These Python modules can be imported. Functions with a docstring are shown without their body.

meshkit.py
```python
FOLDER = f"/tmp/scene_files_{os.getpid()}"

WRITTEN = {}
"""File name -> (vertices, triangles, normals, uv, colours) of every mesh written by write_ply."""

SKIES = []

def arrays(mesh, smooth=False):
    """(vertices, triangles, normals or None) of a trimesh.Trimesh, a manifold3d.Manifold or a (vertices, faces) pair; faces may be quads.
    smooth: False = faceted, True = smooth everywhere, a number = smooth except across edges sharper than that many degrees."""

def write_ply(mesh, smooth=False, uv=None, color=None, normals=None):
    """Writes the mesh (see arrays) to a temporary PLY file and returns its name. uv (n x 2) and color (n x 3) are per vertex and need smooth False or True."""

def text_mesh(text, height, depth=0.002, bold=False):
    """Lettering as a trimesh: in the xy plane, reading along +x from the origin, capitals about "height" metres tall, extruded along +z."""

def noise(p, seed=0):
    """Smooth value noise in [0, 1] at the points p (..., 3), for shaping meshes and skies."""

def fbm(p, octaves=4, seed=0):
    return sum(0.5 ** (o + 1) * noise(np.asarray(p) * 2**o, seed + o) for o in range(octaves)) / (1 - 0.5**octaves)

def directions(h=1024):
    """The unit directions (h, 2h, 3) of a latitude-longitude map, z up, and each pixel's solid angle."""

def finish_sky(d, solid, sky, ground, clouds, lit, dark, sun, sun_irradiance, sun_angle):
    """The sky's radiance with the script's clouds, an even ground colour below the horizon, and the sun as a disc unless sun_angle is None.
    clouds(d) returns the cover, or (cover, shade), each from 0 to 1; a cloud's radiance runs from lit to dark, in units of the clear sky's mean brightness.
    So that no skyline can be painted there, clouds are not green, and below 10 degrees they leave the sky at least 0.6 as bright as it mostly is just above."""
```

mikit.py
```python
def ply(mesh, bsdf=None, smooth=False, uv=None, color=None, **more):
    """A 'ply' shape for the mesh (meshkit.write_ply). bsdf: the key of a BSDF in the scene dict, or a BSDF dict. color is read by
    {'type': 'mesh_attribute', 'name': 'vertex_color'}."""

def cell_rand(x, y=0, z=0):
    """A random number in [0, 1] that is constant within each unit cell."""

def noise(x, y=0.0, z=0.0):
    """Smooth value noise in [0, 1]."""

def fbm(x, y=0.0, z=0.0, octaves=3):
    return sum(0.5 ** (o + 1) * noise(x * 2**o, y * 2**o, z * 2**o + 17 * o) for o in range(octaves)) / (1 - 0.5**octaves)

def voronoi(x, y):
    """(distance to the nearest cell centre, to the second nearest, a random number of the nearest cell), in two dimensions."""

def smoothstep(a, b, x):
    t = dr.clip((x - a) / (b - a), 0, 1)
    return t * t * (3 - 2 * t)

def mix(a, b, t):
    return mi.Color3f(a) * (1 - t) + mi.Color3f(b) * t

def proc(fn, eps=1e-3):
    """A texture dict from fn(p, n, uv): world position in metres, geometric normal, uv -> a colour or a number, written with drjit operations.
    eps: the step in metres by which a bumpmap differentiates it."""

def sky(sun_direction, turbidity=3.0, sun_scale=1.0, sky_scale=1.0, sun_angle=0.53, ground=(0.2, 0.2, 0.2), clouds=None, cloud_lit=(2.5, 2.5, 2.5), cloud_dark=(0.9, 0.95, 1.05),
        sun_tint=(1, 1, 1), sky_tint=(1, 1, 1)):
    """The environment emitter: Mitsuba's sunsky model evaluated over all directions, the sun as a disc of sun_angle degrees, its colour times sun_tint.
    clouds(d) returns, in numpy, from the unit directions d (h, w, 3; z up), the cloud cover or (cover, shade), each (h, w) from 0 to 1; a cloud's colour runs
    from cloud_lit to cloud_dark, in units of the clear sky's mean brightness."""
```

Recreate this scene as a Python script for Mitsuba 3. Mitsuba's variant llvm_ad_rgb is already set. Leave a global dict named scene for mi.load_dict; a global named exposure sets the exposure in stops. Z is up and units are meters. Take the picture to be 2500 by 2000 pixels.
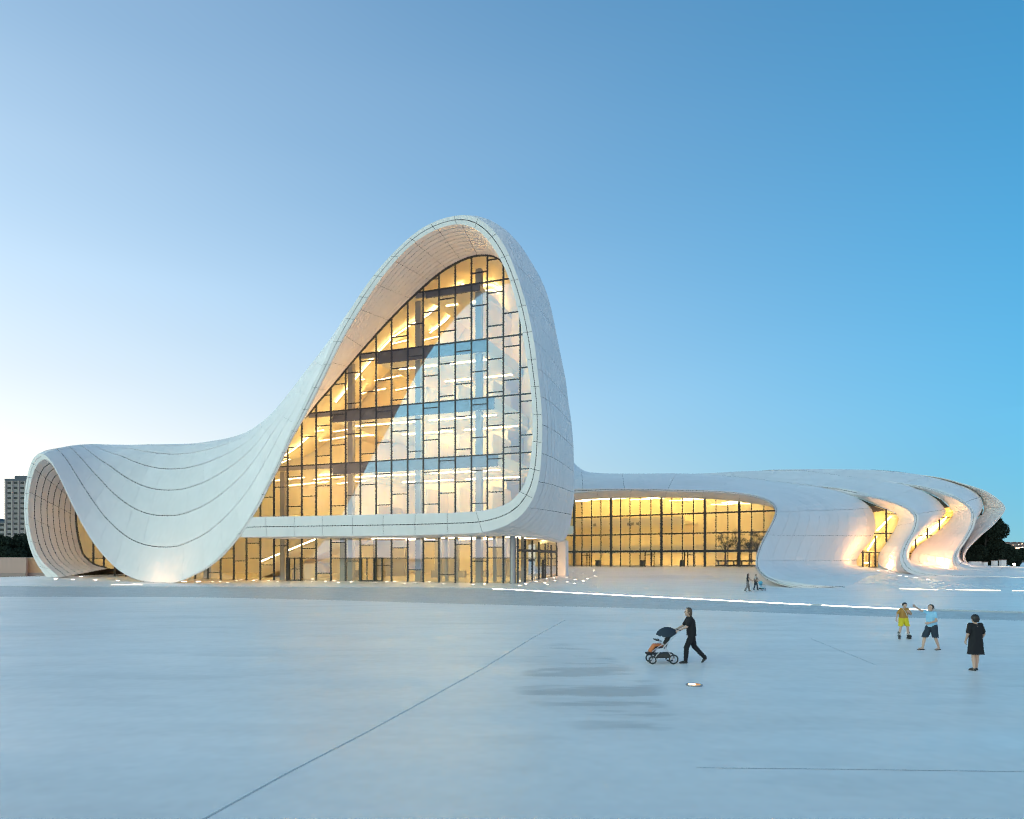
import math, random
import numpy as np, trimesh, mitsuba as mi, mikit, drjit as dr
import manifold3d as m3
import shapely.geometry as sg, shapely.ops as so, shapely.affinity as sa
from scipy.interpolate import PchipInterpolator, RBFInterpolator
from scipy.ndimage import gaussian_filter1d, map_coordinates

T = mi.ScalarTransform4f
random.seed(7); rng = np.random.default_rng(7)
scene, labels, count = {}, {}, {}

# ------------------------------------------------------------------ camera, sky, exposure
H = 3.2                     # eye height in metres
F, CX, HOR = 1700.0, 1250.0, 1365.0      # focal length, centre and horizon row of the survey picture (2500 x 2000)
scene['camera'] = {'type': 'perspective', 'fov': 2*math.degrees(math.atan(1250/F)), 'fov_axis': 'x', 'principal_point_offset_y': -(HOR-1000)/2000,
                   'to_world': T().look_at(origin=[0, 0, H], target=[0, 1, H], up=[0, 0, 1]), 'near_clip': 0.1, 'far_clip': 20000.0}
exposure = 1.65
SUN = np.array([math.cos(math.radians(214.5))*math.cos(math.radians(12.5)), math.sin(math.radians(214.5))*math.cos(math.radians(12.5)), math.sin(math.radians(12.5))])
def haze_veil(d):           # the thin dusk haze low in the sky, thickest towards the set sun, with faint streaks
    import meshkit
    el = np.degrees(np.arcsin(np.clip(d[..., 2], -1, 1)))
    az = (d[..., 0]*SUN[0] + d[..., 1]*SUN[1])/np.maximum(np.hypot(d[..., 0], d[..., 1])*math.hypot(SUN[0], SUN[1]), 1e-6)
    n = meshkit.fbm(np.stack([d[..., 0]*2.0, d[..., 1]*2.0, d[..., 2]*9], -1), 3, 4)
    cover = np.clip(np.exp(-np.maximum(el, 0)/24)*(0.5+0.5*az)**0.85*(0.90+0.20*n), 0, 1)
    return cover, np.clip(np.maximum(el, 0)/22 + 0.5*(n - 0.5), 0, 1)      # creamy along the horizon, cooler higher up
scene['sky'] = mikit.sky(SUN.tolist(), turbidity=7.8, sun_scale=0.0, sky_scale=1.0, sky_tint=(0.34, 1.86, 2.90), ground=(0.3, 0.3, 0.3),
                         clouds=haze_veil, cloud_lit=(6.4, 4.95, 3.7), cloud_dark=(5.3, 5.05, 4.95))

scene['sky']['sampling_weight'] = 20.0

# ------------------------------------------------------------------ materials
def rgb(*c): return {'type': 'rgb', 'value': list(c)}
def principled(c, r=0.5, spec=0.5, metal=0.0, **k):
    return {'type': 'principled', 'base_color': c if isinstance(c, dict) else rgb(*c), 'roughness': r, 'specular': spec, 'metallic': metal, **k}
def mat(key, b, two=True):
    scene[key] = {'type': 'twosided', 'bsdf': b} if two else b
    return key
N = mikit.noise
def shell_tone(base, amp):
    def fn(p, n, uv):
        a = mikit.fbm(p.x*0.35, p.y*0.35, p.z*0.12, 3)
        b = N(p.x*3.0 + p.y*3.0, p.y*2.6 - p.x*2.0, p.z*0.35)
        k = 1.0 + amp*(a - 0.5) + amp*0.7*(b - 0.5)
        return mi.Color3f(base[0]*k, base[1]*k, base[2]*k*(1 + 0.02*(a - 0.5)))
    return mikit.proc(fn)
SH = []
for i, t in enumerate((0.97, 1.0, 0.985)):
    SH.append(mat(f'm_shell{i}', principled(shell_tone((0.755*t, 0.695*t, 0.675*t), 0.07), 0.5, 0.4)))
mat('m_joint', principled((0.06, 0.06, 0.07), 0.7))
mat('m_mullion', principled((0.035, 0.038, 0.045), 0.45, 0.5))
mat('m_steel', principled((0.30, 0.31, 0.33), 0.35, 0.5, 0.6))
mat('m_cream', principled(shell_tone((0.78, 0.67, 0.44), 0.06), 0.6))
mat('m_ceil', principled((0.80, 0.72, 0.52), 0.6))
mat('m_floor_in', principled((0.50, 0.42, 0.30), 0.25))
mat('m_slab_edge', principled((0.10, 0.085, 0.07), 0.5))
mat('m_pier', principled((0.34, 0.29, 0.22), 0.5))
mat('m_glass', {'type': 'thindielectric', 'int_ior': 2.3, 'specular_reflectance': rgb(0.36, 0.47, 0.76)}, False)
mat('m_glass_low', {'type': 'thindielectric', 'int_ior': 1.6, 'specular_reflectance': rgb(0.5, 0.55, 0.66)}, False)
mat('m_black', principled((0.02, 0.02, 0.022), 0.45))
mat('m_amber', principled((0.40, 0.13, 0.02), 0.3))
mat('m_white', principled((0.75, 0.74, 0.72), 0.4))
mat('m_rubber', principled((0.03, 0.03, 0.032), 0.6))
mat('m_chrome', principled((0.6, 0.6, 0.62), 0.25, 0.5, 1.0))

def ghost_streaks(p):                # motion-blurred ghosts of passers-by, painted as dark streaks in the paving colour
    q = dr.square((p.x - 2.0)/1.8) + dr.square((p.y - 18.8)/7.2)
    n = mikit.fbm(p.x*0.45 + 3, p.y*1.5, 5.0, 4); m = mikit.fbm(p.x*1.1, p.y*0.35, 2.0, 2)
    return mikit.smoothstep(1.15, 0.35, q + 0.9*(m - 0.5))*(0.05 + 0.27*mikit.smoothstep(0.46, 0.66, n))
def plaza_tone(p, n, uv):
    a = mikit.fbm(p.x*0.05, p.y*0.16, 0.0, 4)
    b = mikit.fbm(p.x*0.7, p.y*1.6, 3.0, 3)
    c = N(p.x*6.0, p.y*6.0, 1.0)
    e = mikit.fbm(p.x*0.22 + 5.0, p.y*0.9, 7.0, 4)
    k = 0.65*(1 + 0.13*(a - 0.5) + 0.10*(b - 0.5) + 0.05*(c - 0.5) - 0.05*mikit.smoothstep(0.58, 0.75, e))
    d = ghost_streaks(p)
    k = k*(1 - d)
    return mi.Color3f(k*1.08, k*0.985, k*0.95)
def plaza_rough(p, n, uv):
    a = mikit.fbm(p.x*0.12, p.y*0.5, 9.0, 4)
    return mi.Float(0.28 + 0.24*a)
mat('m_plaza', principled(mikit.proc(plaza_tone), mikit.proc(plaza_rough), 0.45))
def ramp_tone(p, n, uv):
    b = mikit.fbm(p.x*1.2, p.y*3.0, 3.0, 4)
    c = N(p.x*9.0, p.y*9.0, 1.0)
    k = 0.42*(1 + 0.25*(b - 0.5) + 0.15*(c - 0.5))
    return mi.Color3f(k, k*0.99, k*1.0)
mat('m_ramp', principled(mikit.proc(ramp_tone), 0.42, 0.5))
mat('m_terrace', principled(mikit.proc(plaza_tone), mikit.proc(lambda p, n, uv: mi.Float(0.24 + 0.18*mikit.fbm(p.x*0.2, p.y*0.2, 2.0, 3))), 0.5))
mat('m_seam', principled((0.43, 0.44, 0.45), 0.6))
mat('m_dirt', principled((0.16, 0.15, 0.13), 0.9))
def lamp(key, c, L):
    return {'type': 'area', 'radiance': rgb(*(x*L for x in c))}
WARM, NEUT = (1.0, 0.81, 0.37), (1.0, 0.90, 0.74)

# ------------------------------------------------------------------ helpers
def numbered(name):
    k = count.get(name, -1) + 1
    count[name] = k
    return name if k == 0 else f'{name}_{k:03d}'
def put(name, mesh, bsdf, parent=None, smooth=False, **more):
    key = numbered(f'{parent}__{name}' if parent else name)
    scene[key] = mikit.ply(mesh, bsdf, smooth=smooth, **more)
    return key
def thing(name, label, cat, group=None):
    key = numbered(name)
    labels[key] = {'label': label, 'category': cat}
    if group: labels[key]['group'] = group
    return key
def tag(key, label, cat=None, group=None, kind=None):
    labels[key] = {'label': label}
    if cat: labels[key]['category'] = cat
    if group: labels[key]['group'] = group
    if kind: labels[key]['kind'] = kind
    return key
def at(px, py, Y):          # survey picture coordinates and a distance give the place in the world
    return np.array([(px - CX)/F*Y, Y, H - (py - HOR)/F*Y])
def box(x0, x1, y0, y1, z0, z1):
    return trimesh.creation.box(bounds=[[x0, y0, z0], [x1, y1, z1]])
def cat(ms): return trimesh.util.concatenate(list(ms))
def grid_mesh(P, flip=False):
    nu, nv = P.shape[:2]
    i = np.arange(nu*nv).reshape(nu, nv)
    q = np.stack([i[:-1, :-1], i[1:, :-1], i[1:, 1:], i[:-1, 1:]], -1).reshape(-1, 4)
    if flip: q = q[:, ::-1]
    f = np.vstack([q[:, [0, 1, 2]], q[:, [0, 2, 3]]])
    return trimesh.Trimesh(P.reshape(-1, 3), f, process=False)
def rod(p, q, r, n=8):
    p, q = np.asarray(p, float), np.asarray(q, float)
    return trimesh.creation.cylinder(radius=r, segment=[p, q], sections=n)
def beam(p, q, w, d, nrm):
    """A bar from p to q, w wide in the facade and d deep along nrm."""
    p, q, nrm = (np.asarray(a, float) for a in (p, q, nrm))
    a = (q - p)/np.linalg.norm(q - p); b = np.cross(nrm, a); b /= np.linalg.norm(b); n = np.cross(a, b)
    v = [p*(1-k) + q*k + b*w/2*i + n*d/2*j for k in (0, 1) for i in (-1, 1) for j in (-1, 1)]
    return trimesh.convex.convex_hull(np.array(v))
def smooth_open(P, sig):
    if sig <= 0: return P
    m = int(4*sig) + 1
    m = min(m, len(P) - 1)
    pre, post = 2*P[0] - P[1:m+1][::-1], 2*P[-1] - P[-m-1:-1][::-1]
    Q = gaussian_filter1d(np.vstack([pre, P, post]), sig, axis=0)
    return Q[m:m+len(P)]
def paired(curves, n=700, sig=7):
    """Curves with matching control points on one common parameter (the first curve's arc length): dense, smooth copies."""
    curves = [np.asarray(c, float) for c in curves]
    s = np.r_[0, np.cumsum(np.maximum(np.linalg.norm(np.diff(curves[0], axis=0), axis=1), 1e-3))]
    s /= s[-1]
    t = np.linspace(0, 1, n)
    return [smooth_open(PchipInterpolator(s, c, axis=0)(t), sig) for c in curves], s
class Surf:
    def __init__(self, G): self.G = np.asarray(G, float)
    def __call__(self, u, v):
        nu, nv = self.G.shape[:2]
        c = np.stack([np.clip(u, 0, 1)*(nu-1), np.clip(v, 0, 1)*(nv-1)])
        return np.stack([map_coordinates(self.G[..., k], c, order=1, mode='nearest') for k in range(3)], -1)
    def normal(self, u, v, e=2e-3):
        a = self(u+e, v) - self(u-e, v); b = self(u, v+4*e) - self(u, v-4*e)
        n = np.cross(a, b)
        return n/np.maximum(np.linalg.norm(n, axis=-1, keepdims=True), 1e-9)
def loft(A, B, h=None, nv=25, bulge=None):
    v = np.linspace(0, 1, nv)
    hv = v if h is None else h(v)
    G = A[:, None]*(1 - hv)[None, :, None] + B[:, None]*hv[None, :, None]
    if bulge is not None: G = G + bulge
    return Surf(G)
def panels(S, us, vs, parent, name, out, gu=0.05, gv=0.10, depth=0.06, mats=SH, du=1.2, dv=1.2, membrane=True, mu=1.0):
    """Cladding: one slightly recessed-edged panel per cell of the joints us x vs, over a dark membrane. out: a point function's sign, +1 or -1, for the outer side."""
    parent, name = numbered(f'{parent}__{name}'), 'panel'
    def grid(u, v):
        U, V = np.meshgrid(u, v, indexing='ij')
        return S(U, V), S.normal(U, V)*out
    for i in range(len(us)-1):
        for j in range(len(vs)-1):
            c = S(np.array([us[i], us[i+1]]), np.full(2, (vs[j]+vs[j+1])/2)); lu = np.linalg.norm(c[1]-c[0])
            c = S(np.full(3, (us[i]+us[i+1])/2), np.array([vs[j], (vs[j]+vs[j+1])/2, vs[j+1]])); lv = np.linalg.norm(np.diff(c, axis=0), axis=1).sum()
            if lu < 0.12 or lv < 0.05: continue
            eu, ev = min(gu/lu, 0.35)*(us[i+1]-us[i])/2, min(gv/lv, 0.35)*(vs[j+1]-vs[j])/2
            nu, nv = max(3, min(20, int(lu/du)+2)), max(3, min(10, int(lv/dv)+2))
            u0, u1 = us[i] + eu*(i > 0), us[i+1] - eu*(i < len(us)-2); v0, v1 = vs[j] + ev*(j > 0), vs[j+1] - ev*(j < len(vs)-2)      # joints lie between panels only
            P, Nn = grid(np.linspace(u0, u1, nu), np.linspace(v0, v1, nv))
            top = grid_mesh(P, out < 0)
            ix = np.arange(nu*nv).reshape(nu, nv)
            ring = np.r_[ix[:, 0], ix[-1, 1:], ix[-2::-1, -1], ix[0, -2:0:-1]]
            m = len(ring)
            rv = P.reshape(-1, 3)[ring]; rn = Nn.reshape(-1, 3)[ring]
            sv = np.vstack([rv, rv - rn*depth])
            k = np.arange(m); k2 = (k+1) % m
            q = np.stack([k, k+m, k2+m, k2], 1)
            if out > 0: q = q[:, ::-1]
            skirt = trimesh.Trimesh(sv, np.vstack([q[:, [0, 1, 2]], q[:, [0, 2, 3]]]), process=False)
            nt = np.array(Nn.reshape(-1, 3))
            ns = np.tile(np.cross(np.roll(rv, -1, 0)-np.roll(rv, 1, 0), rn), (2, 1)); ns /= np.maximum(np.linalg.norm(ns, axis=1, keepdims=True), 1e-9)
            put(name, cat([top, skirt]), mats[int(rng.integers(len(mats)))], parent, smooth=40)
    if membrane:
        U, V = np.meshgrid(np.linspace(us[0], us[0] + (us[-1]-us[0])*mu, 300), np.linspace(vs[0], vs[-1], 20), indexing='ij')
        P = S(U, V) - S.normal(U, V)*out*(depth + 0.04)
        put('membrane', grid_mesh(P, out < 0), 'm_joint', parent, smooth=True)
def even(S_line, step):
    """Joint positions at about every step metres along a dense curve."""
    L = np.r_[0, np.cumsum(np.linalg.norm(np.diff(S_line, axis=0), axis=1))]
    n = max(1, int(round(L[-1]/step)))
    return np.interp(np.linspace(0, L[-1], n+1), L, np.linspace(0, 1, len(L)))

# ------------------------------------------------------------------ the facade's own frame: s along it, t into the building, z up
U2, N2 = np.array([4450, -1700.0]), np.array([1700, 4450.0])
U2 /= np.linalg.norm(U2); N2 /= np.linalg.norm(N2)
A2 = np.array([(406 - CX)/F*83.6, 83.6])
AN = A2 @ N2
U3, N3 = np.r_[U2, 0], np.r_[N2, 0]
def W(s, t, z):
    s, t, z = np.broadcast_arrays(np.asarray(s, float), np.asarray(t, float), np.asarray(z, float))
    xy = A2 + s[..., None]*U2 + t[..., None]*N2
    return np.concatenate([xy, z[..., None]], -1)
def sz(px, py, t):          # a survey point on the facade plane t: (s, z)
    dx = (px - CX)/F
    Y = (AN + t)/(dx*N2[0] + N2[1])
    return np.array([(np.array([dx*Y, Y]) - A2) @ U2, H - (py - HOR)/F*Y])
def sx(px, t): return sz(px, HOR, t)[0]
def zy(py, px, t): return sz(px, py, t)[1]
GT = 8.0                    # the glass stands this far behind the rim
BT = 14.0                   # depth of the modelled outer skin

# ------------------------------------------------------------------ the ground: lower plaza, ramped band, raised terrace
def plane_sheet(x0, x1, y0, y1, z):
    return trimesh.Trimesh([[x0, y0, z], [x1, y0, z], [x1, y1, z], [x0, y1, z]], [[0, 1, 2], [0, 2, 3]])
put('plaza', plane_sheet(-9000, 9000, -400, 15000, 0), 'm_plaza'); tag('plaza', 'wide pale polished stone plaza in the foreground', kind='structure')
def ground_pt(px, py, z):
    return at(px, py, (H - z)*F/(py - HOR))
EDGE = [ground_pt(x, y, 0.30) for x, y in ((-900, 1431), (-300, 1431), (0, 1431.5), (400, 1432.5), (800, 1433.5), (1100, 1435), (1200, 1436.8), (1350, 1444), (1600, 1456.3), (1980, 1475), (2258, 1487), (2500, 1494), (2800, 1502), (3400, 1516))]
TOE = [ground_pt(x, y, 0.0) for x, y in ((-900, 1456), (-300, 1457), (0, 1457.5), (400, 1458), (700, 1463), (1100, 1474), (1500, 1484), (1800, 1493), (2220, 1508), (2440, 1514), (2800, 1524), (3400, 1540))]
ex = PchipInterpolator([p[0] for p in EDGE], [p[1] for p in EDGE]); tx = PchipInterpolator([p[0] for p in TOE], [p[1] for p in TOE])
X0, X1 = max(EDGE[0][0], TOE[0][0]), min(EDGE[-1][0], TOE[-1][0])
def edge_y(x): return ex(np.clip(x, EDGE[0][0], EDGE[-1][0]))
ctrl = [at(406, 1424, 83.6), at(113, 1409, 91), at(40, 1408, 107), at(-200, 1408, 107), at(1893, 1384, 112), at(1400, 1383, 132), at(2094, 1383, 118), at(2250, 1405.5, 104),
        at(2351, 1392.5, 120), at(2383, 1381.5, 138), at(2520, 1385, 138), at(2520, 1397, 120), at(2520, 1411, 105), at(1975, 1437.5, 69), at(2500, 1443, 62), at(1359, 1405, 90.7), at(1600, 1384, 122),
        *[np.array([*W(sx(a, GT), GT, 0)[:2], zy(b, a, GT)]) for a, b in ((540, 1415.5), (900, 1419), (1264, 1424))],
        *[p for p in EDGE], *[np.array([x, float(edge_y(x)) + 6, 0.31]) for x in (-60, -30, 0, 20, 40)],
        *[np.array([x, y, z]) for x, y, z in ((-300, 250, 0.6), (300, 250, 1.6), (0, 300, 1.4), (-300, 120, 0.45), (250, 130, 1.6), (-400, 500, 0.6), (400, 500, 1.2), (0, 600, 1))]]
ctrl = np.array(ctrl)
rbf = RBFInterpolator(ctrl[:, :2], ctrl[:, 2], kernel='linear', smoothing=0.2)
def gz(x, y):               # height of the ground anywhere
    x, y = np.broadcast_arrays(np.asarray(x, float), np.asarray(y, float))
    sh = x.shape; x, y = x.ravel(), y.ravel()
    z = rbf(np.stack([x, y], 1))
    e = edge_y(x); w = np.clip((y - e)/10, 0, 1)
    z = 0.30*(1-w) + np.clip(z, 0.28, 2.4)*w
    f = tx(np.clip(x, TOE[0][0], TOE[-1][0]))
    r = np.clip((y - f)/np.maximum(e - f, 0.5), 0, 1)
    return np.where(y >= e, z, 0.26*r*r*(3-2*r)).reshape(sh)
def on(px, py, zg=None):    # the ground seen at a survey point
    Y = 60.0
    for _ in range(60):
        p = at(px, py, Y); z = float(gz(p[0], p[1]))
        Y = 0.5*Y + 0.5*(H - z)*F/(py - HOR)
    p = at(px, py, Y)
    return np.array([p[0], p[1], float(gz(p[0], p[1]))])
xs = np.r_[np.linspace(X0, -70, 14), np.linspace(-66, 80, 110), np.linspace(86, X1, 14)]
w = np.linspace(0, 1, 70)**2.2
G = np.stack([np.broadcast_to(xs[:, None], (len(xs), len(w))), edge_y(xs)[:, None] + (620 - edge_y(xs)[:, None])*w[None]], -1)
put('terrace', grid_mesh(np.concatenate([G, gz(G[..., 0], G[..., 1])[..., None]], -1)), 'm_terrace', smooth=True)
tag('terrace', 'raised pale terrace that carries the white building', kind='structure')
v = np.linspace(0, 1, 12)
fy, ey = tx(xs), edge_y(xs)
G = np.stack([np.broadcast_to(xs[:, None], (len(xs), 12)), fy[:, None]*(1-v) + ey[:, None]*v], -1)
r = v*v*(3-2*v)
put('ramp', grid_mesh(np.concatenate([G, (0.004 + 0.236*r)[None, :, None]*np.ones((len(xs), 1, 1))], -1)), 'm_ramp', smooth=True)
tag('ramp', 'darker grey paved band sloping up to the terrace edge', kind='structure')
# the terrace's stone edge stands a few centimetres proud of the ramp
rim = np.stack([np.stack([xs, ey - 0.002, np.full_like(xs, 0.20)], 1), np.stack([xs, ey - 0.002, np.full_like(xs, 0.296)], 1), np.stack([xs, ey + 0.25, np.full_like(xs, 0.304)], 1)], 1)
put('edge', grid_mesh(rim), 'm_seam', 'terrace')
def seam(pts, w, z):
    P = np.array(pts); d = np.gradient(P[:, :2], axis=0); d /= np.linalg.norm(d, axis=1, keepdims=True)
    n = np.stack([-d[:, 1], d[:, 0]], 1)
    return grid_mesh(np.stack([np.c_[P[:, :2] - n*w/2, np.full(len(P), z)], np.c_[P[:, :2] + n*w/2, np.full(len(P), z)]], 1), True)
line = [ground_pt(x, y, 0) for x, y in ((430, 2040), (500, 1999), (700, 1889), (900, 1786), (1050, 1704), (1180, 1632), (1300, 1558), (1380, 1514))]
put('joint', seam(line, 0.04, 0.004), 'm_seam', 'plaza')
put('joint', seam([ground_pt(x, y, 0) for x, y in ((1700, 1875), (2000, 1878), (2300, 1882), (2600, 1886))], 0.02, 0.004), 'm_seam', 'plaza')
put('joint', seam([ground_pt(x, y, 0) for x, y in ((1980, 1560), (2060, 1592), (2140, 1625))], 0.016, 0.004), 'm_seam', 'plaza')
# light strips let into the terrace edge and the kerbs of the wing
mat('m_strip', principled((0.8, 0.78, 0.72), 0.4))
STRIPS = [((1203, 1437.6), (1980, 1475.4), 0.30, 20, NEUT, 'longest white light strip, let into the terrace edge in front of the wing'),
          ((2008, 1476.6), (2258, 1486.6), 0.30, 12, NEUT, 'short white light strip in the terrace edge behind the boy in yellow')]
def light_strip(P, Q, n, label, col, L, wd=0.10, hg=0.05, lift=0.02, group=None, pts=None):
    k = np.linspace(0, 1, n+1)
    if pts is None: pts = np.array(P)[None]*(1-k[:, None]) + np.array(Q)[None]*k[:, None]
    key = thing('light_strip', label, 'light strip', group)
    ms, fr = [], []
    for a, b in zip(pts[:-1], pts[1:]):
        d = (b-a)/np.linalg.norm(b-a)
        ms.append(beam(a + [0, 0, lift+hg/2], b - d*(0.02 if n < 10 else 0.0) + [0, 0, lift+hg/2], hg, wd, [-d[1], d[0], 0]))
        fr.append(beam(a + [0, 0, lift/2-0.02], b + [0, 0, lift/2-0.02], lift+0.04, wd+0.06, [-d[1], d[0], 0]))
    put('diffuser', cat(ms), 'm_strip', key, emitter=lamp('', col, L))
    put('channel', cat(fr), 'm_steel', key)
for (a, b), (c, d), z, n, col, lab in STRIPS:
    y0, y1 = ground_pt(a, b, z), ground_pt(c, d, z)
    k = np.linspace(0, 1, 6); X = y0[0]*(1-k) + y1[0]*k
    X = np.linspace(y0[0], y1[0], n+1)
    light_strip(None, None, n, lab, col, 2.3, 0.05, 0.058, 0.012, None, np.stack([X, edge_y(X) - 0.10, np.full(n+1, 0.215)], 1))

# ------------------------------------------------------------------ the cultural centre: the great wave shell
B0 = thing('cultural_centre', 'sweeping white wave-shaped building with a tall arched glass facade and a long low wing', 'building')
RIM = """113.6,1409|146,1410 99,1392|130,1396 87,1372|109.5,1380 77,1351.5|95,1362 70,1329|83,1337 64,1303|75,1308 61,1278.5|70,1280 59,1254|68.3,1254 58.4,1230|68,1230
59.4,1207.5|70,1209 62,1185|73.5,1184 66,1163|79,1161 71,1142.6|85,1144 78,1122|92,1131 87,1109|99,1123 97,1102|107,1119.5 106,1105|113,1119.5 113.6,1112|117,1121 122,1120|121,1125
132,1136.5|130.5,1139 142,1155|140.5,1157 152,1177|150.5,1179 162,1197|160.5,1199 182.5,1242|181,1244 203,1280.5|201.5,1282.5 223,1315|221.5,1317 243,1342|241.5,1344 264,1366|262.5,1368
284,1386|283,1388 300,1398|299,1400 315,1406|314.5,1408 341,1417|341,1418.5 370,1422.7|370,1424 406,1424.6|406,1425.6 435,1421|436,1423 455.7,1410|458.5,1412.5 493,1391|498,1394
511,1378|518,1381.5 537,1354|546,1357 567,1320.6|577,1322 587,1293|597,1293.5 604,1268.6|612.5,1268.6 622.6,1237|633,1237 645,1190|656,1190 666,1150|678,1150 683,1113|694,1113
699,1074|711,1074 719,1032|735,1035 740,989|757,992 764,938|782,942 786,895|804,896 817,825|838,826 860,748|884,749 909,676|932,678 968,609|988,613 1036,553|1048,568 1083,532.5|1094,550
1122,524|1124,546 1141,523.5|1140,548 1162,529|1156,555 1185.5,544|1172,566 1204,560|1186,579 1223,586|1200,597 1243.5,621|1220,630 1257,658|1236,662 1271,697|1250,700 1283,737|1261,742
1293,778|1270,782 1301.5,820|1277.5,823 1308,858|1283,860 1311,900|1289,900 1318,946|1296,946 1322,993|1299,993 1324,1027.5|1301,1027.5 1323.5,1085.5|1299.5,1080 1322,1109|1298,1105
1319,1155|1292,1148 1311,1194.5|1282,1182 1301.5,1220|1270,1205 1283,1250|1250,1223.5 1260,1271|1228,1236.5 1232,1286|1205,1242.5 1197,1297|1175,1247.5 1174,1302|1160,1249.5
1100,1304|1098,1252 1046,1306|1046,1253.7 923,1308.5|923,1256 800,1309.5|800,1259 700,1310|700,1261 637,1311|637,1262 586,1312|617,1263"""
pairs_ = [[tuple(map(float, q.split(','))) for q in w_.split('|')] for w_ in RIM.split()]
Ro = np.array([sz(*p[0], 0) for p in pairs_]); Ri = np.array([sz(*p[1], 0) for p in pairs_])
# where each point of the rim's section has gone at the depth BT: a survey point of the ridge, or a shift
OFF = {(113.6, 1409): (-3, 0), (58.4, 1230): (-3.4, 0), (78, 1122): (-3, .5), (97, 1102): '290,1088', (142, 1155): '332,1086.6', (203, 1280.5): '385,1086.4', (284, 1386): '430,1085.3', (390, 0): None,
       (406, 1424.6): '478,1084', (493, 1391): '520,1078.5', (567, 1320.6): '552,1073.5', (645, 1190): '596,1061', (699, 1074): '632,1040', (740, 989): '672,1001', (786, 895): '742,912', (817, 825): '800,843',
       (860, 748): '866,778', (909, 676): (-3, 1), (968, 609): (-1.5, 1.5), (1036, 553): (-.5, 2), (1141, 523.5): (0, 2), (1204, 560): (-.3, 1.5), (1243.5, 621): (-.5, .7), (1293, 778): (-1.05, 0),
       (1324, 1027.5): (-.9, 0), (1319, 1155): (-.6, -.1), (1301.5, 1220): '1401,1226', (1283, 1250): '1395,1270', (1260, 1271): '1387,1308', (1232, 1286): '1374,1331.5', (1197, 1297): '1345,1321', (1174, 1302): '1318,1312',
       (1100, 1304): (0, 0), (586, 1312): (0, 0)}
idx, off = [], []
for i, p in enumerate(pairs_):
    o = OFF.get(p[0])
    if o is None: continue
    if isinstance(o, str): o = sz(*map(float, o.split(',')), BT) - Ro[i]
    idx.append(i); off.append(o)
arc = np.r_[0, np.cumsum(np.linalg.norm(np.diff(Ro, axis=0), axis=1))]
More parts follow.
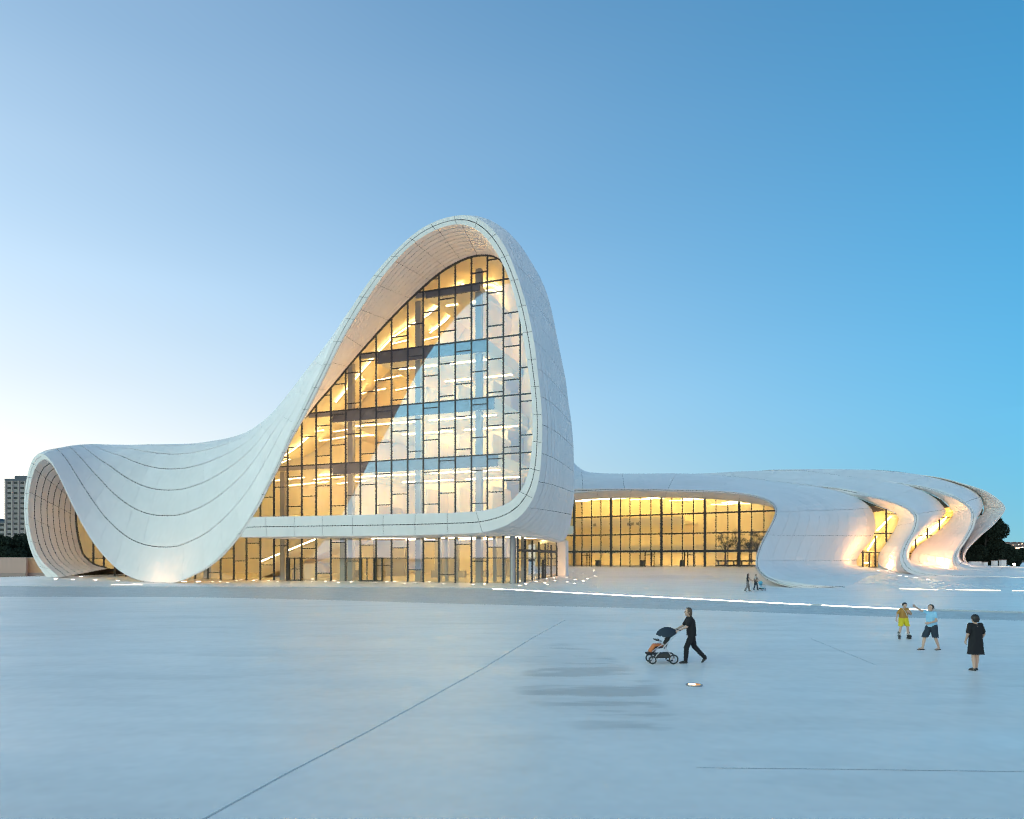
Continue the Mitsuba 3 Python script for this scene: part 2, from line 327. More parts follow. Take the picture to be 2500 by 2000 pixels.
offs = PchipInterpolator(arc[idx], np.array(off), axis=0)(arc)
Bo = Ro + offs
# across the ridge of the valley the far line itself is drawn through its survey points
i0, i1 = [k for k, p in enumerate(pairs_) if p[0] in ((97, 1102), (860, 748))]
j = [k for k in idx if i0 <= k <= i1]
Bo[i0:i1+1] = PchipInterpolator(arc[j], Ro[j] + np.array([off[idx.index(k)] for k in j]), axis=0)(arc[i0:i1+1])
# inner lining at the glass: the outline of the curtain wall, then hidden stretches under the shell
GL = [(146, 1410, '262,1388'), (109.5, 1380, '232,1381'), (83, 1337, '211,1364'), (70, 1280, '197,1343'), (68, 1230, '186,1294'), (70, 1209, '184,1262'), (79, 1161, '186,1236'), (99, 1123, '195,1214'), (117, 1121, '215,1196'),
      (140.5, 1157, '245,1188'), (201.5, 1282.5, '300,1184'), (283, 1388, '360,1183'), (406, 1425.6, '440,1180'), (498, 1394, '520,1166'), (597, 1293.5, '610,1130'), (656, 1190, '680,1082'), (735, 1035, '755,1009'), (757, 992, '771,986'), (782, 942, '808,945'), (804, 896, '843,902'),
      (838, 826, '881,857'), (884, 749, '956,774'), (932, 678, '1016,715'), (988, 613, '1071,667'), (1048, 568, '1112,641.5'), (1094, 550, '1140,629'), (1124, 546, '1160,623'), (1140, 548, '1178,620.6'), (1172, 566, '1205,624'), (1200, 597, '1225,636'), (1236, 662, '1250,668'),
      (1270, 782, '1287,768'), (1289, 900, '1316,900'), (1301, 1027.5, '1326,1020'), (1298, 1105, '1325,1110'), (1282, 1182, '1310,1186'), (1250, 1223.5, '1280,1226'), (1205, 1242.5, '1240,1243'), (1160, 1249.5, (0, 0)), (1046, 1253.7, (0, 0)), (617, 1263, (0, 0))]
gi, go = [], []
for x, y, o in GL:
    i = next(k for k, p in enumerate(pairs_) if p[1] == (x, y))
    gi.append(i); go.append(sz(*map(float, o.split(',')), GT) - Ri[i] if isinstance(o, str) else np.array(o, float))
Gi = Ri + PchipInterpolator(arc[gi], np.array(go), axis=0)(arc)
(Ro, Bo, Ri, Gi), _ = paired([Ro, Bo, Ri, Gi], 1400, 7)
arc = np.r_[0, np.cumsum(np.linalg.norm(np.diff(Ro, axis=0), axis=1))]; AL = arc[-1]; arc /= AL
def tau(px, py): return float(arc[np.argmin(np.linalg.norm(Ro - sz(px, py, 0), axis=1))])
def reparam(C): return np.stack([np.interp(np.linspace(0, 1, 1400), arc, C[:, k]) for k in (0, 1)], 1)
Ro, Bo, Ri, Gi = map(reparam, (Ro, Bo, Ri, Gi))
tt = np.linspace(0, 1, 1400)
t_crown, t_valley, t_apex, t_corner = tau(97, 1102), tau(395, 1424.4), tau(1141, 523.5), tau(1260, 1271)
NV = 29
v = np.linspace(0, 1, NV)
wv = np.clip((np.interp(tt, [0, t_crown, t_crown+.06, tau(860, 748), tau(968, 609), 1], [0, .4, 1, 1, .3, 0])), 0, 1)[:, None]
hz = wv*np.sin(np.pi/2*v)[None] + (1-wv)*v[None]
hs = wv*(0.35*np.sin(np.pi/2*v) + 0.65*v)[None] + (1-wv)*v[None]
sec_s = Ro[:, :1] + (Bo-Ro)[:, :1]*hs; sec_z = Ro[:, 1:] + (Bo-Ro)[:, 1:]*hz
# a little fullness on the tall right-hand flank, which swells backwards before it tapers
prof = np.sin(np.pi*v**0.62)[None]
full = np.interp(tt, [0, t_apex-.01, .612, .630, .642, .665, tau(1324, 1027.5), tau(1283, 1250), tau(1197, 1297), 1], [0, .0, .52, .72, .45, .15, .42, .35, 0, 0])[:, None]*prof
full += np.interp(tt, [0, .33, .383, .415, .44, .475, .508, .520, .540, 1], [0, 0, .70, .65, 1.1, 1.4, 1.2, .75, 0, 0])[:, None]*np.sin(np.pi*v**1.25)[None]
lift = np.interp(tt, [0, .09, .111, .122, .15, .57, t_apex, .622, .645, 1], [0, 0, .70, .2, 0, 0, .42, .50, 0, 0])[:, None]*prof
sec_s = sec_s + full; sec_z = sec_z + gaussian_filter1d(lift, 6, axis=0)
OUT = Surf(W(sec_s, BT*v[None]*np.ones((1400, 1)), sec_z))
def span(a, b, n): return np.linspace(a, b, n+1)
# outer cladding in four stretches: the small arch and valley, the rising crest, the flank, the underside
t_fl = tau(1223, 586)
P_ = put_out = None
vs = np.r_[0, .145, .285, .42, .56, .70, .85, 1]
panels(OUT, span(0, t_valley, 12), vs, B0, 'valley_cladding', 1, gu=0.015, gv=0.12)
panels(OUT, span(t_valley, tau(860, 748), 12), vs, B0, 'crest_cladding', 1, gu=0.015, gv=0.11)
panels(OUT, span(tau(860, 748), t_fl, 6), np.linspace(0, 1, 8), B0, 'crown_cladding', 1, gu=0.04, gv=0.08)
panels(OUT, span(t_fl, tau(1174, 1302), 12), np.linspace(0, 1, 13), B0, 'flank_cladding', 1, gu=0.045, gv=0.10, depth=0.05)
panels(OUT, span(tau(1174, 1302), 1, 6), np.linspace(0, .62, 4), B0, 'underside_cladding', 1, gu=0.04, gv=0.05)
# lining between rim and glass
SOF = Surf(W((Ri[:, :1]*(1-v) + Gi[:, :1]*v), GT*v[None]*np.ones((1400, 1)), (Ri[:, 1:]*(1-v) + Gi[:, 1:]*v)))
panels(SOF, span(0, t_crown+.02, 7), np.linspace(0, 1, 9), B0, 'hollow_lining', -1, gu=0.05, gv=0.17, depth=0.05)
panels(SOF, span(t_crown+.02, tau(645, 1190), 10), np.linspace(0, 1, 6), B0, 'vault_lining', -1, gu=0.03, gv=0.06, depth=0.01, membrane=False)
panels(SOF, span(tau(645, 1190), t_apex+.015, 13), np.linspace(0, 1, 11), B0, 'soffit_lining', -1, gu=0.045, gv=0.10, depth=0.04)
panels(SOF, span(t_apex+.015, t_corner, 9), np.linspace(0, 1, 6), B0, 'jamb_lining', -1, gu=0.05, gv=0.06)
panels(SOF, span(t_corner, 1, 8), np.linspace(0, 1, 4), B0, 'ledge_paving', -1, gu=0.03, gv=0.04)
# the rim's face, in two bands with a dark seam between
k = np.linspace(0, 1, 3)
RF = Surf(np.concatenate([W(Ro[:, :1]*(1-k) + Ri[:, :1]*k, np.array([0.0, -0.05, 0.0])[None]*np.ones((1400, 1)), Ro[:, 1:]*(1-k) + Ri[:, 1:]*k)], -1))
panels(RF, span(0, t_crown, 9), np.array([0, .5, 1]), B0, 'rim_cladding', -1, gu=0.05, gv=0.07)
panels(RF, span(t_crown, t_valley, 8), np.array([0, 1]), B0, 'rim_cladding', -1, gu=0.03, gv=0.0)
panels(RF, span(t_valley, t_corner, 34), np.array([0, .5, 1]), B0, 'rim_cladding', -1, gu=0.05, gv=0.08)
panels(RF, span(t_corner, 1, 9), np.array([0, .5, 1]), B0, 'rim_cladding', -1, gu=0.05, gv=0.08)
# behind the modelled skin the hall runs on, tapering; a lined room behind the glass
DB = 27.0
Eo = Bo.copy(); mid = 18.0
Eo[:, 0] = Bo[:, 0] - np.maximum(Bo[:, 0] - mid, 0)*0.33
ext = Surf(np.stack([W(Bo[:, 0], BT, Bo[:, 1]), W(Eo[:, 0], DB+0.6, Eo[:, 1])], 1))
cut = tt < tau(1232, 1286)
put('hall_shell', grid_mesh(ext.G[cut]), SH[1], B0, smooth=True)
c0 = np.array([15.0, 8.0])
Ei = Eo + 0  # inset by a metre towards the middle of the section
d_ = np.gradient(Eo, axis=0); nn = np.stack([d_[:, 1], -d_[:, 0]], 1); nn /= np.maximum(np.linalg.norm(nn, axis=1, keepdims=True), 1e-9)
Ei = Eo + nn*1.2
Ei[:, 1] = np.minimum(Ei[:, 1], Eo[:, 1])
room = np.stack([W(Gi[:, 0], GT+0.12, Gi[:, 1]), W(Ei[:, 0], DB, Ei[:, 1])], 1)
put('hall_ceiling', grid_mesh(room[tt < t_corner], True), 'm_cream', B0, smooth=True)
endpoly = sg.Polygon(np.vstack([Eo[cut], [[Eo[cut][-1][0], -1.0]], [[Eo[0][0], -1.0]]])).buffer(0)
if endpoly.geom_type != 'Polygon': endpoly = max(endpoly.geoms, key=lambda g: g.area)
def wall_poly(poly, t, name, bsdf, parent=B0, thick=0.3):
    out = []
    for g in getattr(poly, 'geoms', [poly]):
        m = trimesh.creation.extrude_polygon(g, thick, engine='earcut')
        vv = m.vertices
        m = trimesh.Trimesh(W(vv[:, 0], t + vv[:, 2], vv[:, 1]), m.faces[:, ::-1], process=False)
        out.append(m)
    return put(name, cat(out), bsdf, parent)
wall_poly(endpoly, DB+0.3, 'hall_wall', 'm_cream')

# ------------------------------------------------------------------ the curtain wall of the great arch
CW = B0 + '__curtain_wall'
glass_edge = [tuple(p) for p in Gi]
upper = sg.Polygon([p for p in glass_edge[::4]] + [(Gi[-1][0], 7.35), (Gi[0][0], 7.35)]).buffer(0)
full_poly = sg.Polygon([p for p in Gi[tt < tau(1232, 1286)][::4]] + [(sx(1262, GT), 7.4), (sx(1262, GT), 0.2), (Gi[0][0], 0.2)]).buffer(0)
if full_poly.geom_type != 'Polygon': full_poly = max(full_poly.geoms, key=lambda g: g.area)
S_R = sx(1264, GT)
MX = [-22.37, -20.31, -18.2, -16.1, -14.0, -11.9, -9.8, -7.7, -5.65, -3.58, -1.41, .71, 2.87, 4.93, 7.13, 9.26, 11.38, 13.51, 15.64, 17.79, 19.91, 21.98, 24.16, 26.25, 28.41, 30.44, 32.46, 34.51, 36.51, 38.45, 40.36, 42.33, 44.35]
FLOORS = [14.77, 21.15, 27.67, 33.97]
edges = [Gi[:, 0].min() - 1] + MX + [47.0]
def chords(poly, line):
    g = poly.intersection(line)
    return [q for q in getattr(g, 'geoms', [g]) if q.geom_type == 'LineString' and q.length > 0.25]
band = sg.box(-40, 5.75, 60, 7.45)       # behind the white ledge nothing is seen: the wall runs on without bars
for x in MX:
    for q in chords(full_poly, sg.LineString([(x, -1), (x, 60)])):
        (a, z0), (b, z1) = q.coords[0], q.coords[-1]
        z0, z1 = min(z0, z1), max(z0, z1)
        if z0 < 1: z0 = float(gz(*W(x, GT, 0)[:2])) - 0.05
        put('mullion', beam(W(x, GT, z0), W(x, GT, z1), 0.12, 0.24, N3), 'm_mullion', CW)
def transom(a, b, z, w=0.10, d=0.2, name='transom'):
    put(name, beam(W(a, GT, z), W(b, GT, z), w, d, N3), 'm_mullion', CW)
for j, (a, b) in enumerate(zip(edges[:-1], edges[1:])):
    c = (a+b)/2
    col = full_poly.intersection(sg.box(a, -1, b, 60))
    if col.is_empty or col.area < 0.1: continue
    jj = j - 29
    zs = [16.77 + 1.2*jj + 3.68*k for k in range(-20, 24)]
    zs = [z for z in zs if z > 7.8 and min(abs(z-f) for f in FLOORS) > 0.35]
    low = [3.3] if (j % 3 != 1 or j > 30) else []
    low += [1.2 + (0.75*j) % 2.0 if j % 2 else 4.5 + 0.35*(j % 3)] if 10 < j < 31 else [2.2 + (1.1*j) % 3]
    lv = sorted(z for z in zs + FLOORS + low)
    for z in lv:
        for q in chords(col.buffer(0), sg.LineString([(a-.1, z), (b+.1, z)])):
            (p0, _), (p1, _) = q.coords[0], q.coords[-1]
            p0, p1 = min(p0, p1) + 0.06, max(p0, p1) - 0.06
            if p1 - p0 > 0.2: transom(p0, p1, z, 0.13 if z in FLOORS else 0.095)
    lv = [0.2] + lv + [60]
    for z0, z1 in zip(lv[:-1], lv[1:]):
        g = col.intersection(sg.box(a+0.03, z0+0.03, b-0.03, z1-0.03))
        for g in getattr(g, 'geoms', [g]):
            if g.is_empty or g.geom_type != 'Polygon' or g.area < 0.15: continue
            vv, ff = trimesh.creation.triangulate_polygon(g.simplify(0.01), engine='earcut')
            t_ = GT - 0.02 + 0.04*rng.random(len(vv))*0
            put('pane', trimesh.Trimesh(W(vv[:, 0], t_, vv[:, 1]), ff, process=False), 'm_glass' if z1 > 7 else 'm_glass_low', CW)
# the dark outline bar round the glass
ol = np.array([p for p in Gi if p[1] > 0.2])[::6]
d_ = np.gradient(ol, axis=0); nn = np.stack([d_[:, 1], -d_[:, 0]], 1); nn /= np.maximum(np.linalg.norm(nn, axis=1, keepdims=True), 1e-9)
ring = np.stack([W(ol[:, 0], GT-0.12, ol[:, 1]), W(ol[:, 0]+nn[:, 0]*0.16, GT-0.12, ol[:, 1]+nn[:, 1]*0.16), W(ol[:, 0]+nn[:, 0]*0.16, GT+0.12, ol[:, 1]+nn[:, 1]*0.16)], 1)
put('edge_frame', grid_mesh(ring), 'm_mullion', CW)
# doors: dark leaves in deep frames
def door(x0, x1, zt, leafs, jamb=0.12, parent=CW):
    key = parent + '__' + 'door'
    g0 = float(gz(*W(x0, GT, 0)[:2]))
    ms = [beam(W(x0+jamb/2, GT-0.25, g0), W(x0+jamb/2, GT-0.25, zt), jamb, 0.25, N3), beam(W(x1-0.06, GT-0.25, g0), W(x1-0.06, GT-0.25, zt), 0.12, 0.25, N3)]
    for f in leafs: ms.append(beam(W(x0+(x1-x0)*f, GT-0.25, g0), W(x0+(x1-x0)*f, GT-0.25, zt), 0.10, 0.12, N3))
    ms.append(beam(W(x0+jamb, GT-0.25, g0+0.07), W(x1-0.12, GT-0.25, g0+0.07), 0.14, 0.12, N3))
    ms.append(beam(W(x0, GT-0.25, zt+0.06), W(x1, GT-0.25, zt+0.06), 0.12, 0.25, N3))
    put('door', cat(ms), 'm_black', parent)
door(11.42, 13.6, 3.25, (.55,), 0.42)
door(22.0, 24.1, 3.25, (.5,), 0.32)
door(24.2, 25.2, 3.25, (), 0.10)
# return glazing at the right-hand end of the ground floor, and the lit pier under the tip
T2 = 22.4
RW = B0 + '__return_glazing'
def wr(t, z): return W(S_R, t, z)
for t in np.linspace(GT, T2, 7):
    g0 = float(gz(*wr(t, 0)[:2]))
    put('mullion', beam(wr(t, g0-0.05), wr(t, 5.62 - 0.055*(t-GT)), 0.15, 0.2, U3), 'm_mullion', RW)
for z, w_ in ((4.15, 0.28), (3.3, 0.1)):
    put('transom', beam(wr(GT, z), wr(T2, z), w_, 0.16, U3), 'm_mullion', RW)
for a, b in zip(np.linspace(GT, T2, 7)[:-1], np.linspace(GT, T2, 7)[1:]):
    for z0, z1 in ((0.3, 4.0), (4.3, 5.6)):
        put('pane', trimesh.Trimesh([wr(a, z0), wr(b, z0), wr(b, z1), wr(a, z1)], [[0, 1, 2], [0, 2, 3]]), 'm_glass_low', RW)
put('corner_post', cat([rod(wr(GT-0.05, 0.3) - U3*0.55, wr(GT-0.05, 5.7) - U3*0.55, 0.33, 20)]), 'm_steel', B0, smooth=30)
pm = box(0, 1.15, 0, 1.3, 0.3, 5.6)
put('tip_pier', trimesh.Trimesh(W(S_R + 0.02 + pm.vertices[:, 0], T2 + pm.vertices[:, 1], pm.vertices[:, 2]), pm.faces), SH[1], B0)

# ------------------------------------------------------------------ inside the great hall
def srange(z, poly):
    g = poly.intersection(sg.LineString([(-60, z), (70, z)]))
    return max(q.bounds[2] for q in getattr(g, 'geoms', [g]))
def fbox(s0, s1, t0, t1, z0, z1):
    b = box(s0, s1, t0, t1, z0, z1)
    return trimesh.Trimesh(W(b.vertices[:, 0], b.vertices[:, 1], b.vertices[:, 2]), b.faces[:, :], process=False)
gp = sg.Polygon(Gi[tt < t_corner]).buffer(0); gp = gp if gp.geom_type == 'Polygon' else max(gp.geoms, key=lambda g: g.area)
ep = sg.Polygon(list(Ei[tt < t_corner]) + [(35, -5), (-20, -5)]).buffer(0); ep = ep if ep.geom_type == 'Polygon' else max(ep.geoms, key=lambda g: g.area)
def ceiling_light(pts, wd, L, col=WARM, name='ceiling_light', up=(0, 0, 1)):
    P = [np.asarray(p, float) for p in pts]
    ms = [beam(a, b, 0.06, wd, np.cross((b-a)/np.linalg.norm(b-a), up)) for a, b in zip(P[:-1], P[1:])]
    return put(name, cat(ms), 'm_white', B0, emitter={**lamp('', col, L), 'sampling_weight': 0.5})
LI = 9.5
sl = {14.77: 17.79, 21.15: 17.79, 27.67: 24.16, 33.97: 30.6}
for z in FLOORS:
    sr = min(srange(z, gp), srange(z - 1.2, gp), srange(z, ep) + 4) - 0.5
    th = 1.25 if z < 33 else 0.6
    s0 = sl[z]
    put('floor_slab', fbox(s0, sr, GT+0.55, DB-0.2, z-th, z), 'm_ceil', B0)
    put('slab_edge', fbox(s0-0.02, sr, GT+0.28, GT+0.53, z-th-0.02, z+0.02), 'm_slab_edge', B0)
    # a slim gallery beam carries on across the open atrium
    lo = max([-3.0] + [q for q in [min((p[0] for p in Gi if abs(p[1]-z) < 0.6 and p[0] > -2), default=-3.0) + 0.6]])
    if lo < s0 - 1: put('gallery_beam', fbox(lo, s0-0.05, GT+0.3, GT+0.6, z-0.45, z), 'm_pier', B0)
    for t0 in (11.4, 18.6):
        a = s0 + 0.8 + 1.7*((t0*3) % 2); b = sr - 1.0
        if b - a < 2: continue
        m = a + (b-a)*0.5
        for p, q in ((a, m-0.9), (m+0.9, b)):
            if q - p > 1.2: ceiling_light([W(p, t0, z-th-0.05), W(q, t0, z-th-0.05)], 0.09, LI*1.9)
for z, a, b in ((14.2, -1.0, 16.5), (20.6, 5.5, 16.5), (27.0, 12.5, 22.5), (31.5, 20.0, 28.0)):       # lines of light on the galleries at the back of the atrium
    for t0 in (17.0, 22.5):
        m = (a+b)/2
        for p, q in ((a, m-0.8), (m+0.8, b)): ceiling_light([W(p, t0, z), W(q, t0, z + 0.35)], 0.10, 10)
# first floor plate behind the white ledge
put('floor_slab', fbox(17.0, S_R-0.15, GT+0.3, DB-0.2, 5.9, 7.35), 'm_ceil', B0)
put('floor_slab', fbox(S_R-0.10, 44.5, GT+0.3, 21.5, 6.3, 7.35), 'm_ceil', B0)
for t0 in (11, 16, 22):
    for a, b in ((18.5, 26.5), (28.5, 35.0), (37, 41.5)): ceiling_light([W(a, t0, 5.86), W(b, t0, 5.86)], 0.09, LI*1.9)
put('hall_floor', grid_mesh(np.stack([np.stack([W(s_, t_, float(gz(*W(s_, t_, 0)[:2])) + 0.03) for t_ in np.linspace(GT+0.15, DB+0.2, 8)]) for s_ in np.linspace(-24, S_R-0.1, 30)])), 'm_floor_in', B0)
# partition that closes the rooms on the right of each floor
for z0, z1 in ((7.35, 13.5), (14.77, 19.9), (21.15, 26.4)):
    put('partition', fbox(23.0, srange(z0+0.3, ep)-0.2, 21.0, 21.3, z0, z1), 'm_cream', B0)
    for s_ in (27.0, 31.5, 36.0): put('partition', fbox(s_, s_+0.25, 15.0, 21.0, z0, z1-1.4), 'm_cream', B0)
# piers just behind the glass
for s_, z1 in ((9.9, 14.3), (18.9, 20.6), (20.0, 27.0), (29.3, 33.3), (37.0, 36.0), (-2.6, 7.5)):
    for a, b in ((0.3, 5.9), (7.4, z1)):
        if b - a > 0.6 and not (s_ in (18.9,) and a > 5): put('pier', fbox(s_-0.33, s_+0.33, GT+0.75, GT+1.4, a, b), 'm_pier', B0)
# lines of light that follow the roof of the hall
def roof_light(f, p0, p1, n, L=LI*1.2, wd=0.10, off=0.4):
    i0, i1 = int(p0*1399), int(p1*1399)
    ii = np.linspace(i0, i1, n).astype(int)
    P = [W(*(np.r_[(Gi[i]*(1-f) + Ei[i]*f)[0], GT + (DB-GT)*f, (Gi[i]*(1-f) + Ei[i]*f)[1] - off])) for i in ii]
    ceiling_light(P, wd, L)
ta, tb = tau(699, 1074), tau(1141, 523.5)
roof_light(0.30, tau(764, 938), tau(1036, 553), 10)
roof_light(0.55, tau(909, 676), tau(1185.5, 544), 8)
roof_light(0.45, tau(1083, 532.5), tau(1204, 560), 6)
roof_light(0.35, tau(78, 1122), tau(243, 1342), 10, 14)
roof_light(0.4, tau(284, 1386), tau(567, 1320.6), 10, 9)
roof_light(0.7, tau(223, 1315), tau(622.6, 1237), 10, 9)
roof_light(0.40, tau(620, 1243), tau(699, 1074), 6)
# the rising ramp with its lit balustrade, the balconies and the round desk
def sloped(s0, z0, s1, z1, t0, t1, th, name, bsdf, **k):
    m = fbox(0, 1, t0, t1, 0, 1); b = box(0, 1, t0, t1, 0, 1)
    vv = b.vertices; s_ = s0 + (s1-s0)*vv[:, 0]; z_ = z0 + (z1-z0)*vv[:, 0] - th*(1-vv[:, 2])
    return put(name, trimesh.Trimesh(W(s_, vv[:, 1], z_), b.faces, process=False), bsdf, B0, **k)
sloped(1.5, 1.3, 20.0, 7.4, 14.0, 17.5, 0.9, 'ramp', 'm_cream')
sloped(2.0, 2.9, 16.5, 7.7, 13.85, 13.97, 0.16, 'handrail_light', 'm_white', emitter=lamp('', WARM, 6.0))
sloped(1.5, 2.3, 20.0, 8.4, 13.98, 14.05, 1.0, 'balustrade', 'm_cream')
for z, s0, s1 in ((9.6, -2, 16.8), (16.0, 6, 16.8), (21.2, 12, 23)):
    put('balcony', fbox(s0, s1, 20.5, DB-0.1, z-0.8, z+1.0), 'm_cream', B0)
    ceiling_light([W(s0+1, 20.4, z-0.75), W((s0+s1)/2, 20.35, z-0.7), W(s1-0.5, 20.4, z-0.75)], 0.10, 9)
ang = np.linspace(0, 2*np.pi, 40)
desk = trimesh.creation.cylinder(radius=2.6, height=2.0, sections=48)
desk.apply_translation(W(10.2, 14.0, 1.55)); put('reception_desk', desk, 'm_cream', B0, smooth=30)
for s_ in (12.5, 15.0, 19.0, 27.0, 30.5, 33.0, 38.5): put('display_case', fbox(s_, s_+0.9, 15.5+(s_*7) % 4, 16.3+(s_*7) % 4, 0.5, 1.7), 'm_pier', B0)
for a, b in ((16.5, 21.5), (26.0, 29.5), (34.5, 37.0)): put('partition', fbox(a, b, 19.5, 19.8, 0.4, 5.9), 'm_pier', B0)
for s_ in (31.2, 32.1, 33.4, 38.2, 39.3, 40.5, 41.6): put('curtain', fbox(s_, s_+0.35, GT+2.2, GT+2.5, 0.45, 5.9), 'm_pier', B0)

# ------------------------------------------------------------------ the long wing: four nested sheets with S-shaped noses
def P3(txt, Y=None):
    out = []
    for q in txt.split():
        a = [float(x) for x in q.split(',')]
        out.append(at(*a) if len(a) == 3 else at(a[0], a[1], Y[len(out)]))
    return np.array(out)
def ydist(txt): return [float(q.split(',')[2]) for q in txt.split()]
R0 = '1235,1203,127 1330,1200,123 1380,1197,121 1402,1194,120 1450,1193.5,117.5 1535,1193,114 1650,1195,109 1724,1197,106 1798,1202,102.5 1835,1207,100 1863,1213,97.5 1887,1224,95 1899.5,1237,93 1900.5,1246,92 1898,1263,90 1887,1285,87.5 1876,1307,85.5 1863,1333,83 1856,1354,81 1852,1368.6,79.5 1854,1383.5,78 1861.5,1394.6,76.5 1878,1407.6,74.5 1905,1416,72 1928,1420.5,71 1965,1426,70 2030,1432,70 2073,1436,71'
I0 = '1235,1213 1330,1210 1380,1207 1402,1204 1450,1200 1535,1197 1650,1200 1724,1201 1798,1206 1832,1211 1857,1217 1878,1226 1889,1235 1893,1244 1891,1259 1880,1283 1869,1304 1856,1330 1848.5,1350 1844,1370.5 1846,1385 1852,1396.5 1866,1409 1889,1422 1910,1429 1937.5,1434.5 1985,1437 2073,1438'
H0 = '1250,890,150 1340,1040,150 1380,1105,150 1402,1131,150 1437,1156,150 1530,1160.5,150 1690,1158.5,149 1800,1165,144 1880,1174,138 1945,1182,132 2000,1189,128 2054,1202,124 2100,1219,121 2124,1236,119 2135,1262,118 2138,1285,118 2132,1310,118 2116,1332,118 2100,1352,118 2091,1367,118 2091,1377,118 2097,1384,117 2125,1389,115 2160,1395,111 2195,1401,107 2225,1405,105 2260,1407,104 2290,1408,104'
G0 = '1235,1229,141 1330,1226,136 1380,1223,133.5 1398,1222,131.8 1450,1219,129.5 1530,1216,126 1650,1216,121 1721,1218,118 1795,1224,115.4 1830,1228.5,114.2 1855,1232,113.2 1876,1236,112.6 1890,1239,112 1897,1243,111.8 1903,1258,111.5 1905,1283,111.5 1903,1304,111.5 1898,1330,111.8 1892,1350,112 1888,1370,112 1888,1380,110 1890,1385,106 1893,1394,98 1899,1410,85 1915,1424,76 1945,1433,71 1990,1437.2,70 2073,1438,71'
R1 = '1690,1158.5,149 1800,1165,144 1880,1174,138 1945,1181.5,132 2000,1187.5,128 2054,1193,125 2110,1203,121 2145,1211,118 2176,1219,115 2211,1231,112 2232,1243.5,110 2241,1252,109 2245,1265,108 2243,1277,108 2237,1294,107.5 2226.5,1315,107 2218,1332,106.5 2211,1351,106 2211,1363.5,105.5 2218,1377,105 2232,1388,104.5 2250,1395,104 2275,1400,104 2310,1404,104 2380,1407,104.5 2520,1410,105'
I1 = '1690,1158.8 1800,1165.4 1880,1174.6 1945,1182.3 2000,1188.7 2054,1199 2098,1209 2124,1214 2159,1222 2193,1233 2214,1243 2226.5,1254 2233,1268 2231,1280 2224,1299 2214,1315 2204,1332 2197,1351 2196,1367 2200,1381 2211,1395 2228,1402.6 2250,1405 2283,1406.5 2380,1408.5 2520,1411.2'
H1 = '1700,1157.7,150 1860,1149.7,151 1950,1149.5,150 2020,1157,146 2080,1165,143 2124,1169.6,141 2176,1177,138 2211,1184,136 2240,1194,134 2270,1208,132 2295,1226,131 2308,1243,130 2310,1254,130 2300,1264,130 2281,1278,130 2258,1294,130 2238,1311,130 2226,1332,130 2219,1352,130 2219,1366,129 2228,1376,128 2270,1384,124 2320,1389,121 2360,1391.5,120 2430,1393.5,120 2540,1396,120'
G1 = '1690,1159,149.3 1800,1165.6,144.3 1880,1174.9,138.3 1945,1182.7,132.4 2000,1189.4,128.5 2060,1203,124 2106,1220,121 2132.6,1231,119.5 2159,1241,118.5 2180,1248.5,118 2190,1256,118 2195,1264,118 2193.5,1274,118 2188,1288,118 2178,1304,118 2165,1324,118 2153,1341,118 2145,1355,118 2142,1367,118 2144,1377,117 2152,1385,114 2180,1394,109.5 2215,1402,106 2283,1407,104.6 2380,1408.8,104.6 2520,1411.4,105.1'
R2 = '1860,1149.5,152 1950,1149.5,150 2020,1157,146 2080,1165,143 2124,1169.6,141 2176,1176,138 2211,1182,136 2240,1184.5,134 2276,1192,131.5 2312,1203,128 2344,1216,125.5 2365,1231,124 2379,1249,123 2383,1263,122 2380,1282,122 2370,1303,121.5 2357,1325,121 2343,1344,121 2336,1362,120.5 2336.5,1374,120 2343,1383,120 2356,1387.5,120 2380,1390,120 2430,1393,120 2540,1396,120'
I2 = '1860,1149.8 1950,1149.9 2020,1157.5 2080,1165.6 2124,1170.4 2176,1177.2 2211,1184.5 2235,1188.5 2269.6,1195.7 2304,1208 2332,1218.5 2354,1231.5 2369,1247 2371,1262.6 2369,1278 2361,1297 2351,1315 2337,1336 2328,1353 2324,1369 2329,1381 2337,1389 2351,1392 2400,1394.4 2540,1397'
H2 = '1900,1147.5,155 2000,1145.5,155 2070,1146,154 2124,1147.5,153 2190,1152,152 2240,1158.5,151 2275,1165,150 2305,1172,149 2340,1182,148 2365,1191,147 2385,1204,146 2396,1219,145 2400,1234,145 2397,1248,145 2388,1262,145 2376,1285,145 2363,1310,145 2352,1332,145 2345,1350,144 2345,1364,143 2352,1372,140 2375,1378,138 2400,1380.5,138 2440,1382.5,138 2560,1385,138'
G2 = '1860,1150,152.4 1950,1150.2,150.4 2020,1158,146.4 2080,1166.2,143.4 2124,1171,141.3 2178,1178.5,138.4 2214,1188,136.4 2245,1195.5,134 2272,1206,132.5 2298,1220,131 2316,1234,130.5 2326,1246,130 2328,1253,130 2323,1265,130 2311,1278,130 2294,1294,130 2275,1309,130 2255,1322.5,130 2237,1337,130 2224,1353,130 2221,1366,130 2230,1378,127 2290,1389,122.5 2400,1394.7,120.1 2540,1397.2,120.1'
R3 = '2124,1147.5,153 2190,1152,152 2240,1158.5,151 2275,1163,149.5 2310,1169,148 2345,1179,146 2374,1187,144.5 2409,1200,143 2431,1214,142 2449,1229.6,141 2455,1238,140.5 2453,1249,140 2443,1263,140 2426,1282,139.5 2400,1304,139 2374,1329,139 2360,1346,138.5 2354.5,1362,138 2357,1370,138 2365,1377,138 2383,1381,138 2440,1383.5,138 2560,1386,138'
I3 = '2124,1147.9 2190,1152.6 2240,1159.5 2275,1164.4 2310,1171 2344,1181 2372,1190 2406,1203 2427,1217 2444.5,1231 2450.5,1239 2448.5,1248 2439,1261 2422.5,1279.5 2396.5,1301.5 2370.5,1326.5 2356,1344 2350,1361.5 2352,1372.5 2361,1380 2381,1383 2440,1385 2560,1387.2'
